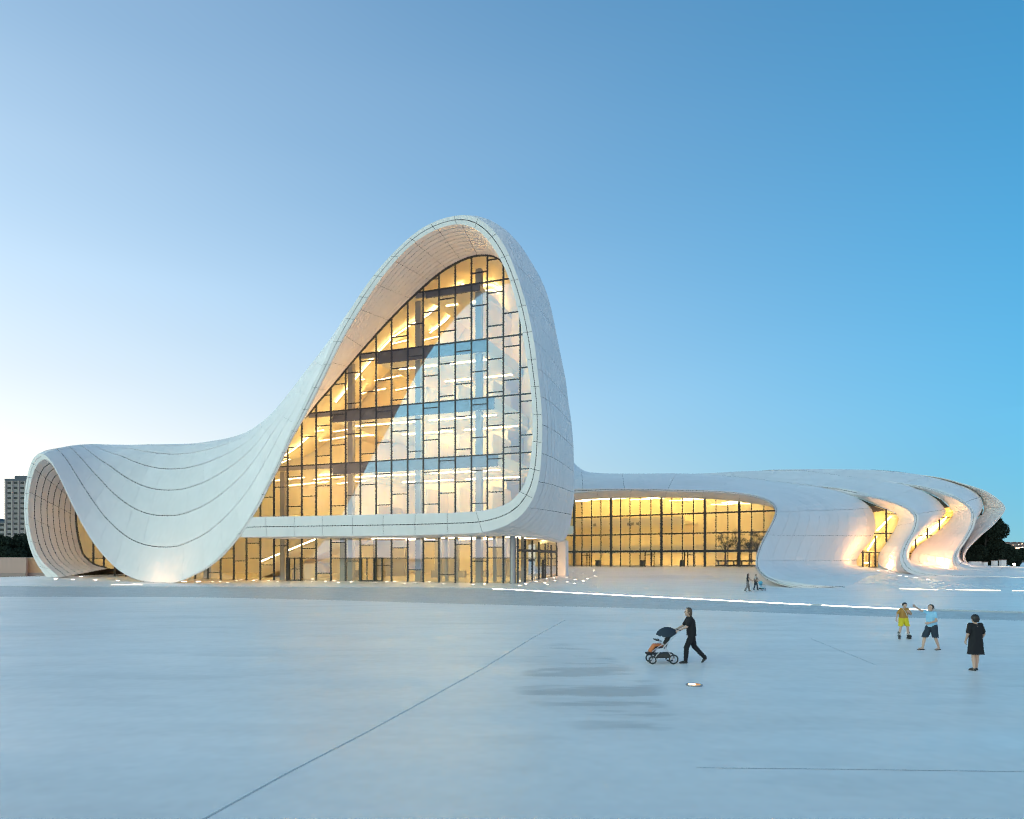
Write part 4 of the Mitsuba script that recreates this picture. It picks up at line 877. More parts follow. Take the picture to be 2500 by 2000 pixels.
def torso_cloth(g, ax, r=0.0, lo=-.02, hem=None):
    pel, che, nk = g('pelvis'), g('chest'), g('neck')
    hem = -.03 if hem is None else hem
    t_ = m3.Manifold.batch_hull([ball(pel + ax*.065 + V(0, 0, lo - .10), .122 + r), ball(pel - ax*.065 + V(0, 0, lo - .10), .122 + r), ball(pel + ax*.05 + V(0, .0, .12), .112 + r), ball(pel - ax*.05 + V(0, 0, .12), .112 + r), ball(che + ax*.06, .128 + r), ball(che - ax*.06, .128 + r)])
    return [t_.trim_by_plane((0., 0., 1.), float(pel[2] + hem)), bone(che + V(0, 0, .05), nk + V(0, 0, -.035), .10 + r, .062 + r)]
def sleeves(g, end=.7, r=.066):
    o = []
    for n in 'LR':
        o += [bone(g('chest') + V(0, 0, .05), g(n + 'sh'), .095, r + .004), bone(g(n + 'sh'), g(n + 'sh')*(1-end) + g(n + 'el')*end, r, r*.95)]
    return o
def trousers(g, ax, end=1.0, rs=(.112, .080, .062)):
    o = [bone(g('pelvis') + ax*.07, g('pelvis') - ax*.07, .118, .118)]
    for n in 'LR':
        hp, kn, an = g(n + 'hip'), g(n + 'kn'), g(n + 'an')
        o += chain([hp, kn], rs[:2]) + [bone(kn, kn*(1-end) + an*end, rs[1], rs[2])] if end > 0 else [bone(hp, hp*(-end) + kn*(1+end), rs[0], rs[1])]
    return o
def hemmed(ms, z): return [m.trim_by_plane((0., 0., 1.), float(z)) for m in ms]
def shoe(g, n, L=.012):
    an, to = g(n + 'an'), g(n + 'toe'); d = to - an; d = d/np.linalg.norm(d)
    m = m3.Manifold.batch_hull([ball(an - d*.03 + V(0, 0, -.045), .034, 10), ball(an + V(0, 0, -.015), .042, 10), ball(to + V(0, 0, -.004), .032, 10), ball(to + d*.02 + V(0, 0, -.008), .024, 10)])
    return melt([m], .015, 3)
plain_shoes = lambda b: (lambda g: [('shoe', shoe(g, n), b) for n in 'LR'])
up_ = math.pi/2
# the woman with the pushchair walks to the left
pA = ground_pt(1690, 1619, 0); 
JA = dict(pelvis=(0, .02, .93), chest=(0, .06, 1.27), neck=(0, .10, 1.43), head=(0, .13, 1.575), Lsh=(-.16, .08, 1.375), Rsh=(.16, .08, 1.375), Lel=(-.19, .22, 1.13), Rel=(.19, .24, 1.13), Lwr=(-.18, .43, 1.03), Rwr=(.18, .43, 1.03),
          Lhand=(0, 1, -.1), Rhand=(0, 1, -.1), Lpalm=(0, -.1, -1), Rpalm=(0, -.1, -1), Lcurl=.75, Rcurl=.75, Lthumb=1, Rthumb=-1,
          Lhip=(-.09, .02, .90), Lkn=(-.09, .20, .49), Lan=(-.08, .22, .075), Ltoe=(-.09, .38, .034), Rhip=(.09, .0, .90), Rkn=(.09, -.08, .50), Ran=(.08, -.42, .15), Rtoe=(.085, -.33, .034))
person('person in black top and black trousers pushing the pushchair across the plaza', pA, math.pi/2, 1.0, JA,
       lambda g, ax: [('top', melt(torso_cloth(g, ax, .008, hem=-.08) + sleeves(g, .75), .022, 6), C_BLACK), ('trousers', melt(trousers(g, ax, .97), .022, 6), C_BLACK)], (HAIRB, .14), plain_shoes('m_rubber'), True)
# boy in yellow on inline skates, facing the camera
pB = ground_pt(2206, 1560, 0)
JB = dict(pelvis=(0, -.02, .97), chest=(0, .02, 1.28), neck=(0, .05, 1.42), head=(0, .09, 1.55), face=(0, 1, -.45), Lsh=(-.155, .03, 1.36), Rsh=(.155, .03, 1.36), Rel=(.30, .02, 1.15), Rwr=(.37, .06, .94), Lel=(-.30, .08, 1.13), Lwr=(-.14, .24, 1.26),
          Lhand=(.8, .2, .45), Lpalm=(.2, -1, .1), Lthumb=1, Rhand=(.1, .1, -1), Lhip=(-.09, -.02, .93), Lkn=(-.15, .06, .55), Lan=(-.22, .0, .17), Ltoe=(-.26, .15, .125), Rhip=(.09, -.02, .93), Rkn=(.16, .05, .55), Ran=(.21, .0, .17), Rtoe=(.24, .15, .125))
def skates(g):
    o = []
    for n in 'LR':
        an, to = g(n + 'an'), g(n + 'toe'); d = to - an; d[2] = 0; d /= np.linalg.norm(d)
        boot = [m3.Manifold.batch_hull([ball(an + V(0, 0, .12), .062, 12), ball(an - d*.02 + V(0, 0, -.04), .05, 12)]), m3.Manifold.batch_hull([ball(an - d*.03 + V(0, 0, -.04), .046, 10), ball(to + V(0, 0, .01), .042, 10), ball(an + V(0, 0, .01), .05, 10)])]
        o.append(('skate_boot', melt(boot, .016, 4), 'm_black'))
        cuff = trimesh.creation.cylinder(radius=.068, height=.035, sections=20); cuff.apply_translation(an + V(0, 0, .05)); o.append(('skate_cuff', cuff, 'm_white'))
        base = an.copy(); base[2] = .036
        c = V(-d[1], d[0], 0)
        for k in (-.07, 0.0, .07, .14):
            q = base + d*k; o.append(('skate_wheel', rod(q - c*.012, q + c*.012, .036, 20), 'm_rubber'))
        o.append(('skate_frame', beam(base + d*-.08 + V(0, 0, .03), base + d*.15 + V(0, 0, .03), .05, .018, c), 'm_black'))
    return o
def strap(g, ax):
    a, b = g('Rsh') + V(-.05, .09, .06), g('Lhip') + V(-.02, .13, .12)
    return melt([bone(a*(1-t) + b*t + V(0, .052*math.sin(math.pi*t), 0), a*(1-t-.125) + b*(t+.125) + V(0, .052*math.sin(math.pi*(t+.125)), 0), .014, .014, 8) for t in np.linspace(0, .875, 8)], .02, 1)
kB = person('person, a boy in ochre shirt and bright yellow shorts on black inline skates', pB, math.pi, .865, JB,
       lambda g, ax: [('shirt', melt(torso_cloth(g, ax, .008, hem=.0) + sleeves(g, .8, .072), .022, 4), C_OCH), ('shorts', melt(hemmed(trousers(g, ax, .0001, (.126, .108, .108)), .60), .022, 4), C_YEL), ('strap', strap(g, ax), C_WHITE)], (HAIR, 0), skates)
# boy in the light blue shirt, striding left with one arm up
pC = ground_pt(2275, 1587, 0)
JC = dict(pelvis=(0, 0, .92), chest=(0, .01, 1.26), neck=(0, .03, 1.42), head=(0, .05, 1.56), face=(-.2, 1, .05), Lsh=(-.16, .03, 1.37), Rsh=(.165, .04, 1.39), Rel=(.24, .28, 1.47), Rwr=(.26, .50, 1.60), Rhand=(.05, 1, .5), Rpalm=(-1, 0, 0), Lel=(-.24, .04, 1.10), Lwr=(-.14, .25, 1.02),
          Lhand=(.3, 1, 0), Lpalm=(1, -.2, 0), Lthumb=1, Lhip=(-.09, 0, .89), Lkn=(-.09, -.06, .49), Lan=(-.08, -.24, .085), Ltoe=(-.10, -.09, .034), Rhip=(.09, 0, .89), Rkn=(.10, .22, .50), Ran=(.09, .33, .085), Rtoe=(.10, .49, .045))
def flops(g):
    o = []
    for n in 'LR':
        an, to = g(n + 'an'), g(n + 'toe'); d = to - an; d[2] = 0; d /= np.linalg.norm(d); c = V(-d[1], d[0], 0)
        m = m3.Manifold.batch_hull([m3.Manifold.cylinder(.022, .042, circular_segments=16).translate(list(q)) for q in (V(an[0], an[1], .002) - d*.05, V(to[0], to[1], .002) + d*.03)]).to_mesh()
        o.append(('sandal', cat([trimesh.Trimesh(m.vert_properties[:, :3], m.tri_verts), melt([bone(to - d*.03 + c*.04 + V(0, 0, -.01), to - d*.01 + V(0, 0, .028), .012, .012, 8), bone(to - d*.03 - c*.04 + V(0, 0, -.01), to - d*.01 + V(0, 0, .028), .012, .012, 8)], .02, 1)]), 'm_rubber'))
    return o
person('person, a boy in light blue shirt and dark knee-length shorts, one arm raised', pC, math.pi/2 + .25, .945, JC,
       lambda g, ax: [('shirt', melt(torso_cloth(g, ax, .012, .0, -.06) + sleeves(g, .45, .070), .022, 4), C_BLUE), ('shorts', melt(hemmed(trousers(g, ax, .25, (.128, .112, .112)), .47), .022, 4), C_NAVY)], (HAIR, 0), flops)
# woman in the black dress at the right, seen from behind
pD = ground_pt(2382, 1638, 0)
JD = dict(pelvis=(0, 0, .93), chest=(0, .01, 1.26), neck=(0, .02, 1.42), head=(0, .04, 1.555), Lsh=(-.16, .02, 1.37), Rsh=(.16, .02, 1.37), Lel=(-.25, -.01, 1.10), Rel=(.25, -.01, 1.10), Lwr=(-.22, .12, .90), Rwr=(.22, .10, .90), Lhand=(.1, .4, -1), Rhand=(-.1, .4, -1),
          Lhip=(-.08, 0, .90), Lkn=(-.06, .02, .49), Lan=(-.055, -.02, .078), Ltoe=(-.08, .13, .034), Rhip=(.08, 0, .90), Rkn=(.06, .02, .49), Ran=(.055, .05, .078), Rtoe=(.08, .20, .034))
def dress(g, ax):
    pel = g('pelvis'); ring = []
    sk = [m3.Manifold.batch_hull([ball(pel + V(a*.07, 0, .02), .125) for a in (-1, 1)] + [ball(V(a*.125, b*.055, .56), .085) for a in (-1, 1) for b in (-1, 1)]),
          m3.Manifold.batch_hull([ball(V(a*.125, b*.055, .56), .085) for a in (-1, 1) for b in (-1, 1)] + [ball(V(a*.14, b*.07, .50), .07) for a in (-1, 1) for b in (-1, 1)])]
    return [('dress', melt(torso_cloth(g, ax) + sleeves(g, .75, .074) + hemmed(sk, .50), .022, 4), C_BLACK)]
person('person with black hair in black knee-length dress, rightmost on the plaza', pD, .05, .955, JD, dress, (HAIR, .07), plain_shoes('m_rubber'), True)
# the two far off by the wing's toe
pE = on(1825.5, 1444)
JE = dict(pelvis=(0, 0, .93), chest=(0, .01, 1.26), neck=(0, .03, 1.42), head=(0, .05, 1.56), Lsh=(-.155, .02, 1.37), Rsh=(.155, .02, 1.37), Lel=(-.20, .20, 1.18), Lwr=(-.16, .42, 1.08), Lhand=(0, 1, -.1), Lpalm=(1, 0, 0), Rel=(.20, .10, 1.12), Rwr=(.17, .33, 1.02), Rhand=(0, 1, -.2), Rpalm=(-1, 0, 0),
          Lhip=(-.09, 0, .90), Lkn=(-.09, .10, .49), Lan=(-.08, .14, .075), Ltoe=(-.09, .30, .034), Rhip=(.09, 0, .90), Rkn=(.09, -.04, .49), Ran=(.08, -.26, .10), Rtoe=(.09, -.12, .034))
person('far person with dark hair, black top and grey-brown trousers beside the toe of the wing', pE, -math.pi/2 - .3, .93, JE,
       lambda g, ax: [('top', melt(torso_cloth(g, ax) + sleeves(g, .3), .022, 5), C_BLACK), ('trousers', melt(trousers(g, ax, .95, (.118, .09, .075)), .022, 5), C_GREY)], (HAIR, .22), plain_shoes('m_rubber'), True)
pF = on(1845, 1441)
JF = dict(pelvis=(0, 0, .92), chest=(0, .03, 1.25), neck=(0, .05, 1.41), head=(0, .07, 1.56), Lsh=(-.16, .04, 1.36), Rsh=(.16, .04, 1.36), Lel=(-.20, .16, 1.12), Lwr=(-.15, .36, 1.02), Lhand=(0, 1, -.1), Lpalm=(0, 0, -1), Rel=(.20, .16, 1.12), Rwr=(.15, .36, 1.02), Rhand=(0, 1, -.1), Rpalm=(0, 0, -1), Lcurl=.7, Rcurl=.7, Lthumb=1, Rthumb=-1,
          Lhip=(-.09, 0, .89), Lkn=(-.09, .12, .49), Lan=(-.08, .14, .075), Ltoe=(-.09, .30, .034), Rhip=(.09, 0, .89), Rkn=(.09, -.02, .49), Ran=(.08, -.22, .09), Rtoe=(.09, -.08, .034))
person('far person in white and brown behind the small blue pushchair', pF, -math.pi*.86, .88, JF,
       lambda g, ax: [('shirt', melt(torso_cloth(g, ax) + sleeves(g, .6), .022, 5), C_WHITE), ('vest', melt(torso_cloth(g, ax, .008)[:1], .022, 5), C_BROWN), ('trousers', melt(trousers(g, ax, .95), .022, 5), C_NAVY)], (HAIR, .02), plain_shoes('m_rubber'))
# pushchairs: frame, wheels, seat, hood, basket, handle
def pushchair(label, p, yaw, sc, fab, hood, accent):
    key = thing('pushchair', label, 'pushchair')
    R = trimesh.transformations.euler_matrix(0, 0, yaw)[:3, :3]
    def pl(m):
        m = m.copy(); m.vertices = (m.vertices*sc) @ R.T + p; return m
    for x in (-.25, .25):
        for y, r in ((-.30, .15), (.34, .125)):
            tor = trimesh.creation.torus(r - .022, .022, major_sections=28, minor_sections=8); tor.apply_transform(trimesh.transformations.rotation_matrix(up_, [0, 1, 0])); tor.apply_translation([x, y, r])
            w_ = key + '__wheel'
            k = numbered(w_); scene[k + '__tyre'] = mikit.ply(pl(tor), 'm_rubber', smooth=True)
            sp = [rod([x, y, r], [x, y + (r-.03)*math.cos(a), r + (r-.03)*math.sin(a)], .007, 6) for a in np.arange(5)*2*math.pi/5] + [rod([x-.02, y, r], [x+.02, y, r], .025, 12)]
            scene[k + '__hub'] = mikit.ply(pl(cat(sp)), 'm_chrome', smooth=30)
        fr = [rod([x, -.30, .15], [x, .02, .62], .014), rod([x, .34, .125], [x, -.12, .66], .014), rod([x, -.12, .66], [x, -.50, 1.02], .014), rod([x, -.30, .15], [x, .34, .125], .010), rod([x, .02, .62], [x, .36, .38], .012)]
        put('frame', pl(cat(fr)), 'm_chrome', key, smooth=30)
    put('axle', pl(cat([rod([-.25, -.30, .15], [.25, -.30, .15], .010), rod([-.25, .34, .125], [.25, .34, .125], .010)])), 'm_chrome', key, smooth=30)
    put('handle', pl(rod([-.27, -.50, 1.02], [.27, -.50, 1.02], .019, 12)), 'm_rubber', key, smooth=30)
    def pad(pts, r=.03, w=.19): return melt([m3.Manifold.batch_hull([ball([s_*w, y, z], r, 10) for s_ in (-1, 1) for (y, z) in pts[i:i+2]]) for i in range(len(pts)-1)], .03, 4)
    put('seat', pl(pad([(-.22, .88), (-.06, .50), (.22, .50), (.36, .30), (.46, .29)])), fab, key, smooth=True)
    hd = trimesh.creation.icosphere(3, 1.0); v_ = hd.vertices
    ang_ = np.degrees(np.arctan2(v_[:, 2], v_[:, 1]))
    keepf = ((ang_[hd.faces] > 10) & (ang_[hd.faces] < 150)).all(1)
    hd.update_faces(keepf); hd.vertices = hd.vertices*[.245, .36, .33] + [0, -.16, .78]
    put('hood', pl(hd), hood, key, smooth=True)
    put('basket', pl(melt([m3.Manifold.batch_hull([ball([s_*.18, y, z], .02, 8) for s_ in (-1, 1) for y, z in ((-.22, .30), (.24, .28), (-.2, .2), (.2, .19))])], .03, 3)), 'm_rubber', key, smooth=True)
    put('blanket', pl(pad([(.02, .56), (.24, .555), (.37, .37)], .032, .15)), accent, key, smooth=True)
    put('bumper', pl(cat([rod([-.2, .05, .70], [-.2, .22, .72], .016), rod([.2, .05, .70], [.2, .22, .72], .016), rod([-.2, .22, .72], [.2, .22, .72], .018)])), 'm_rubber', key, smooth=30)
    return key
pushchair('dark pushchair with chrome frame and orange blanket being wheeled left', pA + V(-.93, .0, 0), math.pi/2, 1.0, C_BLACK, C_NAVY, 'm_orange')
f_ = V(math.sin(math.pi*.86)*.62, -.62*math.cos(math.pi*.86)*-1, 0)
q = pF + V(math.cos(-math.pi*.86 + up_)*.72, math.sin(-math.pi*.86 + up_)*.72, 0); q[2] = float(gz(q[0], q[1]))
pushchair('small blue pushchair at the far end of the plaza beside the toe of the wing', q, -math.pi*.86, .78, C_SKY, C_SKY, C_WHITE)

# ------------------------------------------------------------------ what stands around: wall, towers, trees, the town on the hill
def leaf_mat(k, c): return mat(k, {'type': 'principledthin', 'base_color': mikit.proc(lambda p, n, uv: mi.Color3f(c[0], c[1], c[2])*(0.65 + 0.8*N(p.x*0.8, p.y*0.8, p.z*0.8))), 'roughness': 0.6, 'diff_trans': 0.35}, False)
LEAF = leaf_mat('m_leaf', (0.030, 0.042, 0.030)); BARK = mat('m_bark', principled((0.06, 0.05, 0.04), 0.9))
def leaves(centres, n, size, seed):
    r = np.random.default_rng(seed)
    C = []
    for (c, rad) in centres:
        d = r.normal(size=(n, 3)); d /= np.linalg.norm(d, axis=1, keepdims=True)
        C.append(c + d*rad*(r.random((n, 1))**0.45))
    C = np.vstack(C); m = len(C)
    a = r.normal(size=(m, 3)); a /= np.linalg.norm(a, axis=1, keepdims=True); b = np.cross(a, r.normal(size=(m, 3))); b /= np.linalg.norm(b, axis=1, keepdims=True)
    s = size*(0.6 + 0.8*r.random((m, 1)))
    v_ = np.stack([C - a*s, C + b*s*.45, C + a*s, C - b*s*.45], 1).reshape(-1, 3)
    i = np.arange(m)[:, None]*4
    return trimesh.Trimesh(v_, np.vstack([i + [0, 1, 2], i + [0, 2, 3]]), process=False)
def tree(p, h, w, label, seed, n=420, size=.28, group=None, low=.18, bare=False):
    r = np.random.default_rng(seed); key = thing('tree', label, 'tree', group)
    p = np.asarray(p, float)
    trunk = [m3.Manifold.batch_hull([ball(p + V(0, 0, -.2), .05*h*.5, 10), ball(p + V(.02*h, 0, .55*h), .018*h, 8)])]
    cs = []
    for k in range(16 if not bare else 9):
        a = r.random()*2*math.pi; z = low + (1-low)*((k+.5)/16 if not bare else .5 + .5*r.random()); prof = math.sin(math.pi*min(1, .12 + .86*(1-z) + .05))**.8
        q = p + V(math.cos(a)*w*.38*prof*(.35 + .65*r.random()), math.sin(a)*w*.38*prof, h*z*.93)
        cs.append((q, w*(.15 + .11*r.random())*(1 if not bare else .8)))
        trunk.append(m3.Manifold.batch_hull([ball(p + V(.01*h, 0, h*z*.6), .012*h, 6), ball(q, .004*h, 6)]))
    tm = m3.Manifold.batch_boolean(trunk, m3.OpType.Add).to_mesh()
    put('trunk', trimesh.Trimesh(tm.vert_properties[:, :3], tm.tri_verts), BARK, key)
    put('crown', leaves(cs, n, size, seed), LEAF, key)
    return key
g_ = lambda px, Y: V(*at(px, HOR, Y)[:2], float(gz(*at(px, HOR, Y)[:2])))
# the boundary wall at the left, in two lengths
mat('m_plaster', principled(shell_tone((0.50, 0.33, 0.27), 0.12), 0.8)); mat('m_plaster_warm', principled(shell_tone((0.62, 0.35, 0.20), 0.10), 0.8)); mat('m_coping', principled((0.35, 0.25, 0.22), 0.8))
def wall_run(x0, x1, Y, z0, z1, label, bs):
    a, b = at(x0, HOR, Y), at(x1, HOR, Y); key = thing('boundary_wall', label, 'wall')
    put('panel', box(a[0], b[0], Y, Y+.35, z0, z1), bs, key); put('coping', box(a[0]-.03, b[0]+.03, Y-.06, Y+.41, z1+.003, z1+.12), 'm_coping', key); put('plinth', box(a[0], b[0], Y-.12, Y-.003, z0, z0+.75), 'm_coping', key)
zb = float(gz(*at(40, HOR, 107)[:2])) - .2
wall_run(-420, 63.5, 107, zb, H - (1362.5-HOR)/F*107, 'mauve rendered boundary wall at the far left edge', 'm_plaster')
wall_run(64.5, 330, 108, zb, H - (1362.5-HOR)/F*108, 'warmer orange stretch of boundary wall just left of the small arch', 'm_plaster_warm')
q = on(38, 1407.5); key = thing('bollard', 'small grey bollard in front of the boundary wall at the far left', 'bollard')
m = m3.Manifold.batch_hull([m3.Manifold.cylinder(.02, .17, circular_segments=20), m3.Manifold.cylinder(.62, .14, circular_segments=20), m3.Manifold.sphere(.13, 20).translate([0, 0, .66])]).to_mesh()
put('post', trimesh.Trimesh(m.vert_properties[:, :3] + q, m.tri_verts), 'm_steel', key, smooth=40)
b = trimesh.creation.cylinder(radius=.2, height=.05, sections=24); b.apply_translation(q + V(0, 0, .02)); put('base', b, 'm_coping', key)
scene['wall_lamp_beam'] = {'type': 'spot', 'sampling_weight': 3.0, 'intensity': rgb(150, 75, 30), 'cutoff_angle': 70, 'beam_width': 20, 'to_world': T().look_at(origin=list(map(float, at(92, 1407, 104.5))), target=list(map(float, at(90, 1375, 108))), up=[0.1, 0, 1])}
key = thing('ground_lamp', 'lamp at the foot of the orange boundary wall', 'ground lamp'); b = trimesh.creation.cylinder(radius=.2, height=.12, sections=20); qq = at(92, 1407, 104.5); b.apply_translation([qq[0], qq[1], float(gz(qq[0], qq[1])) + .05]); put('lens', b, 'm_white', key, emitter={**lamp('', GLOW, 6), 'sampling_weight': .02}); b = trimesh.creation.annulus(r_min=.21, r_max=.27, height=.14, sections=20); b.apply_translation([qq[0], qq[1], float(gz(qq[0], qq[1])) + .05]); put('housing', b, 'm_steel', key)
# residential tower behind, far left
mat('m_tower', principled(shell_tone((0.30, 0.27, 0.26), 0.2), 0.85)); mat('m_tower_dark', principled((0.10, 0.11, 0.13), 0.7)); mat('m_pane_dark', principled((0.02, 0.025, 0.03), 0.35, 0.25)); mat('m_tower_rib', principled((0.40, 0.33, 0.29), 0.85))
def tower(px0, px1, ytop, Y, label, floors, bays, depth=16):
    key = thing('apartment_tower', label, 'building')
    a, b = at(px0, HOR, Y)[0], at(px1, HOR, Y)[0]; zt = H - (ytop-HOR)/F*Y
    put('wall', box(a, b, Y, Y+depth, -1, zt), 'm_tower', key)
    ch = (b-a)
    put('roof', cat([box(a-.4, b+.4, Y-.4, Y+depth+.4, zt, zt+.9), box(a+ch*.15, b-ch*.25, Y+2, Y+depth-3, zt+.9, zt+2.6)]), 'm_tower_dark', key)
    fh = (zt+1)/floors; bw = (b-a)/bays
    for k in range(bays+1): put('pilaster', box(a+k*bw-.28, a+k*bw+.28, Y-.5, Y-.003, -1, zt-.05), 'm_tower_rib', key)
    for f in range(int(floors*.25), floors):
        for k in range(bays):
            x0 = a + k*bw + .75; x1 = a + (k+1)*bw - .75; z0 = -1 + f*fh
            wk = numbered(key + '__window')
            scene[wk + '__pane'] = mikit.ply(box(x0, x1, Y-.08, Y-.002, z0+.9, z0+fh-.5), 'm_pane_dark')
            scene[wk + '__sill'] = mikit.ply(box(x0-.15, x1+.15, Y-.35, Y-.003, z0+.62, z0+.88), 'm_tower_rib')
    return key
tower(14.5, 110, 1174, 340, 'grey apartment tower with rows of dark windows rising behind the trees at the left', 17, 6)
tower(-60, 12.5, 1277, 420, 'lower dark apartment block at the left edge, half hidden by the tower', 9, 4)
for i, (x, Y, h, w) in enumerate(((-60, 190, 8.6, 9), (-22, 175, 8.2, 8), (8, 182, 8.0, 8), (32, 172, 7.6, 7.5), (55, 180, 8.3, 8), (80, 178, 8.6, 8.5), (106, 186, 8.4, 8))):
    tree(g_(x, Y), h, w, 'dark dense tree in the row behind the boundary wall, below the towers', 40+i, 800, .34, 'dark trees below the towers', low=.02)
# right: one big dark tree, bushes, low walls, town lights on the slope
tree(g_(2405, 172), 11.2, 10.5, 'tall dark conifer-like tree behind the last fold of the wing', 77, 2200, .30, low=.02)
tree(g_(2372, 168), 4.6, 6.5, 'low dark tree close against the last fold', 78, 1100, .26, low=.02)
tree(g_(2442, 180), 5.2, 6.0, 'smaller dark tree to the right of the tall one', 79, 1000, .28, low=.02)
tree(g_(2478, 190), 3.4, 6.5, 'low bush at the right edge under the town lights', 80, 800, .28, low=.02)
for i, (x0, x1, y0) in enumerate(((2371, 2396, 1371.5), (2402, 2412, 1373), (2426, 2436, 1369.5), (2445, 2457, 1368))):
    Y = 150; a, b = at(x0, HOR, Y)[0], at(x1, HOR, Y)[0]; key = thing('parapet_block', ('long pale parapet block at the foot of the dark tree', 'smallest pale parapet block, second from the left', 'third pale parapet block, between the tree trunks', 'rightmost pale parapet block beside the town lights')[i], 'wall')
    zt = H - (y0-HOR)/F*Y
    put('block', box(a, b, Y, Y+.8, .8, zt), 'm_white', key); put('cap', box(a-.05, b+.05, Y-.05, Y+.85, zt+.003, zt+.10), 'm_coping', key)
xs_ = np.linspace(-900, 2600, 60); ys_ = np.linspace(560, 1500, 24)
XX, YY = np.meshgrid(xs_, ys_, indexing='ij')
import meshkit
hh = 30*np.clip((YY-600)/800, 0, 1)**.8*np.clip((XX-150)/300, 0, 1) + 6*meshkit.noise(np.stack([XX/120, YY/120, XX*0], -1))*np.clip((YY-560)/200, 0, 1) - 1.5
mat('m_hill', principled((0.03, 0.024, 0.022), 0.95))
put('hill', grid_mesh(np.stack([XX, YY, hh], -1)), 'm_hill', smooth=True); tag('hill', 'low dark town slope on the horizon at the right', kind='structure')
from scipy.interpolate import RegularGridInterpolator
hq = RegularGridInterpolator((xs_, ys_), hh)
mat('m_house0', principled((0.34, 0.26, 0.22), 0.85)); mat('m_house1', principled((0.24, 0.20, 0.18), 0.85)); mat('m_roof_t', principled((0.16, 0.09, 0.07), 0.85)); mat('m_lit', principled((0.8, 0.7, 0.5), 0.5))
r = np.random.default_rng(5)
for i in range(130):
    Y = 620 + 800*((i + r.random())/130)**.9; px = 2436 + 84*r.random(); x = at(px, HOR, Y)[0]; z = float(hq([[np.clip(x, -890, 2590), Y]])[0])
    w_, d_, h_ = 5 + 5*r.random(), 6 + 3*r.random(), 3.0 + 3.0*r.random()
    key = thing('hill_house', 'small house among the lit windows on the far slope at the right', 'house', 'houses on the far slope')
    put('wall', box(x, x+w_, Y, Y+d_, z-2, z+h_), f'm_house{i % 2}', key)
    vv = np.array([[x-.3, Y-.3, z+h_], [x+w_+.3, Y-.3, z+h_], [x+w_+.3, Y+d_+.3, z+h_], [x-.3, Y+d_+.3, z+h_], [x+w_*.25, Y+d_/2, z+h_+1.5], [x+w_*.75, Y+d_/2, z+h_+1.5]])
    put('roof', trimesh.convex.convex_hull(vv), 'm_roof_t', key)
    for k in range(2):
        a = x + .4 + k*w_*.5; zz = z + h_ - 2.1 - .5*r.random()
        put('window', box(a, a+w_*.32, Y-.12, Y-.004, zz, zz+1.6), 'm_lit', key, emitter={**lamp('', (1.0, 0.60, 0.36) if r.random() < .75 else (1.0, .9, .8), .5 + 2.2*r.random()), 'sampling_weight': 0.005})
for px, py, Y in ((2476, 1378, 160), (2371, 1349, 190), (2380, 1350, 190)):
    p = at(px, py, Y); key = thing('street_lamp', {2476: 'bright street lamp just above the pale kerbs at the right edge', 2371: 'left one of two street lamps glimmering through the low tree', 2380: 'right one of two street lamps glimmering through the low tree'}[px], 'street lamp')
    gz_ = float(gz(p[0], p[1])); put('pole', rod([p[0], p[1], gz_-.1], [p[0], p[1], p[2]], .06), 'm_black', key, smooth=30)
    b = trimesh.creation.icosphere(2, .30 if px > 2400 else .2); b.apply_translation(p - V(0, .6, 0)*(px < 2400)); put('globe', b, 'm_lit', key, smooth=True, emitter={**lamp('', (1.0, .72, .5), 5.0), 'sampling_weight': .02})
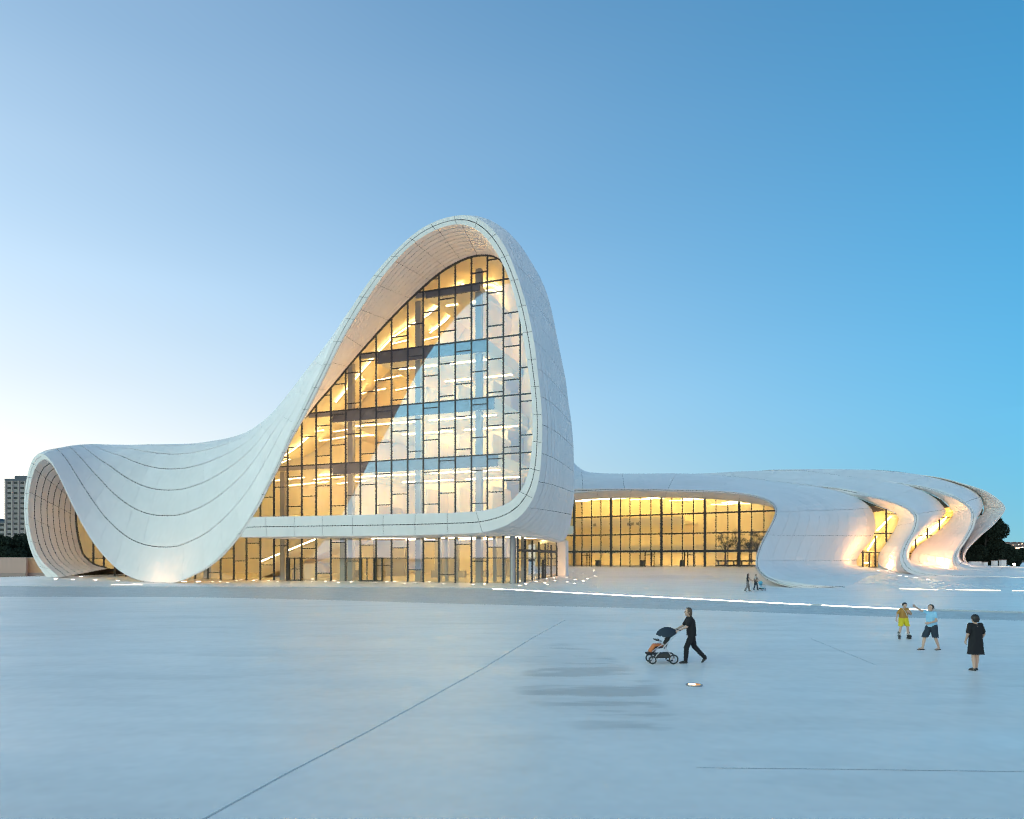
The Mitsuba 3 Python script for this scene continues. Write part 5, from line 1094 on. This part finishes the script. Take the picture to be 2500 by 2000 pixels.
# indoor trees and planters behind the wing's glass
for i, x in enumerate((1757, 1788, 1818, 1836)):
    s_ = szb(x, HOR)[0]; p = WB(s_, 3.2, 1.95); key = tree(p, 6.2, 3.6, 'slender indoor tree behind the right-hand end of the wing glazing', 90+i, 38, .13, 'indoor trees in the wing', bare=True)
key = thing('bench', 'long dark bench in front of the indoor trees behind the wing glazing', 'bench')
a, b = szb(1740, HOR)[0], szb(1846, HOR)[0]
for nm, (t0, t1, z0, z1) in (('seat', (2.0, 2.7, 2.75, 3.0)), ('plinth', (1.6, 3.9, 1.97, 2.2))):
    m = box(a, b, t0, t1, z0, z1); put(nm, trimesh.Trimesh(WB(m.vertices[:, 0], m.vertices[:, 1], m.vertices[:, 2]), m.faces), 'm_black', key)
for s_ in np.linspace(a+.3, b-.3, 6):
    m = box(s_-.06, s_+.06, 2.1, 2.6, 2.2, 2.75); put('leg', trimesh.Trimesh(WB(m.vertices[:, 0], m.vertices[:, 1], m.vertices[:, 2]), m.faces), 'm_black', key)

# ------------------------------------------------------------------ labels: where a row can be counted off from the left, say which one
WORDS = 'leftmost second third fourth fifth sixth seventh eighth ninth tenth eleventh twelfth thirteenth fourteenth fifteenth sixteenth seventeenth eighteenth nineteenth twentieth'.split()
def anchor(key):
    for k, d in scene.items():
        if k.startswith(key + '__') and d.get('type') == 'ply':
            import meshkit
            return meshkit.WRITTEN[d['filename']][0].mean(0)
for grp, fmt in (('lamps in front of the ground-floor glass', '{} bright lamp in the floor row before the ground-floor glass'), ('lamps by the left entrance door', '{} brighter floor lamp beside the left entrance door'),
                 ('lamps before the small arch', '{} lamp in the row before the mouth of the small arch'), ('lamps at the foot of the folds', '{} lamp in the floor at the foot of the wing folds'),
                 ('amber strips behind the three people', '{} amber light strip in the broken row behind the three people'), ('dark trees below the towers', '{} dark tree in the row behind the boundary wall, below the towers'),
                 ('lamps by the shell foot', '{} large lamp where the shell touches down'), ('indoor trees in the wing', '{} slender indoor tree behind the right-hand end of the wing glazing'),
                 ('lamps on the ledge', '{} lamp on the white ledge under the soffit of the great arch')):
    ks = [k for k, v_ in labels.items() if v_.get('group') == grp]
    ks.sort(key=lambda k: (lambda c: c[0]/c[1])(anchor(k)))
    for i, k in enumerate(ks):
        labels[k]['label'] = fmt.format(WORDS[i] + ('' if i == 0 else ' from the left,') if '{} of' in fmt else WORDS[i] + ('' if i == 0 else '-from-left'))
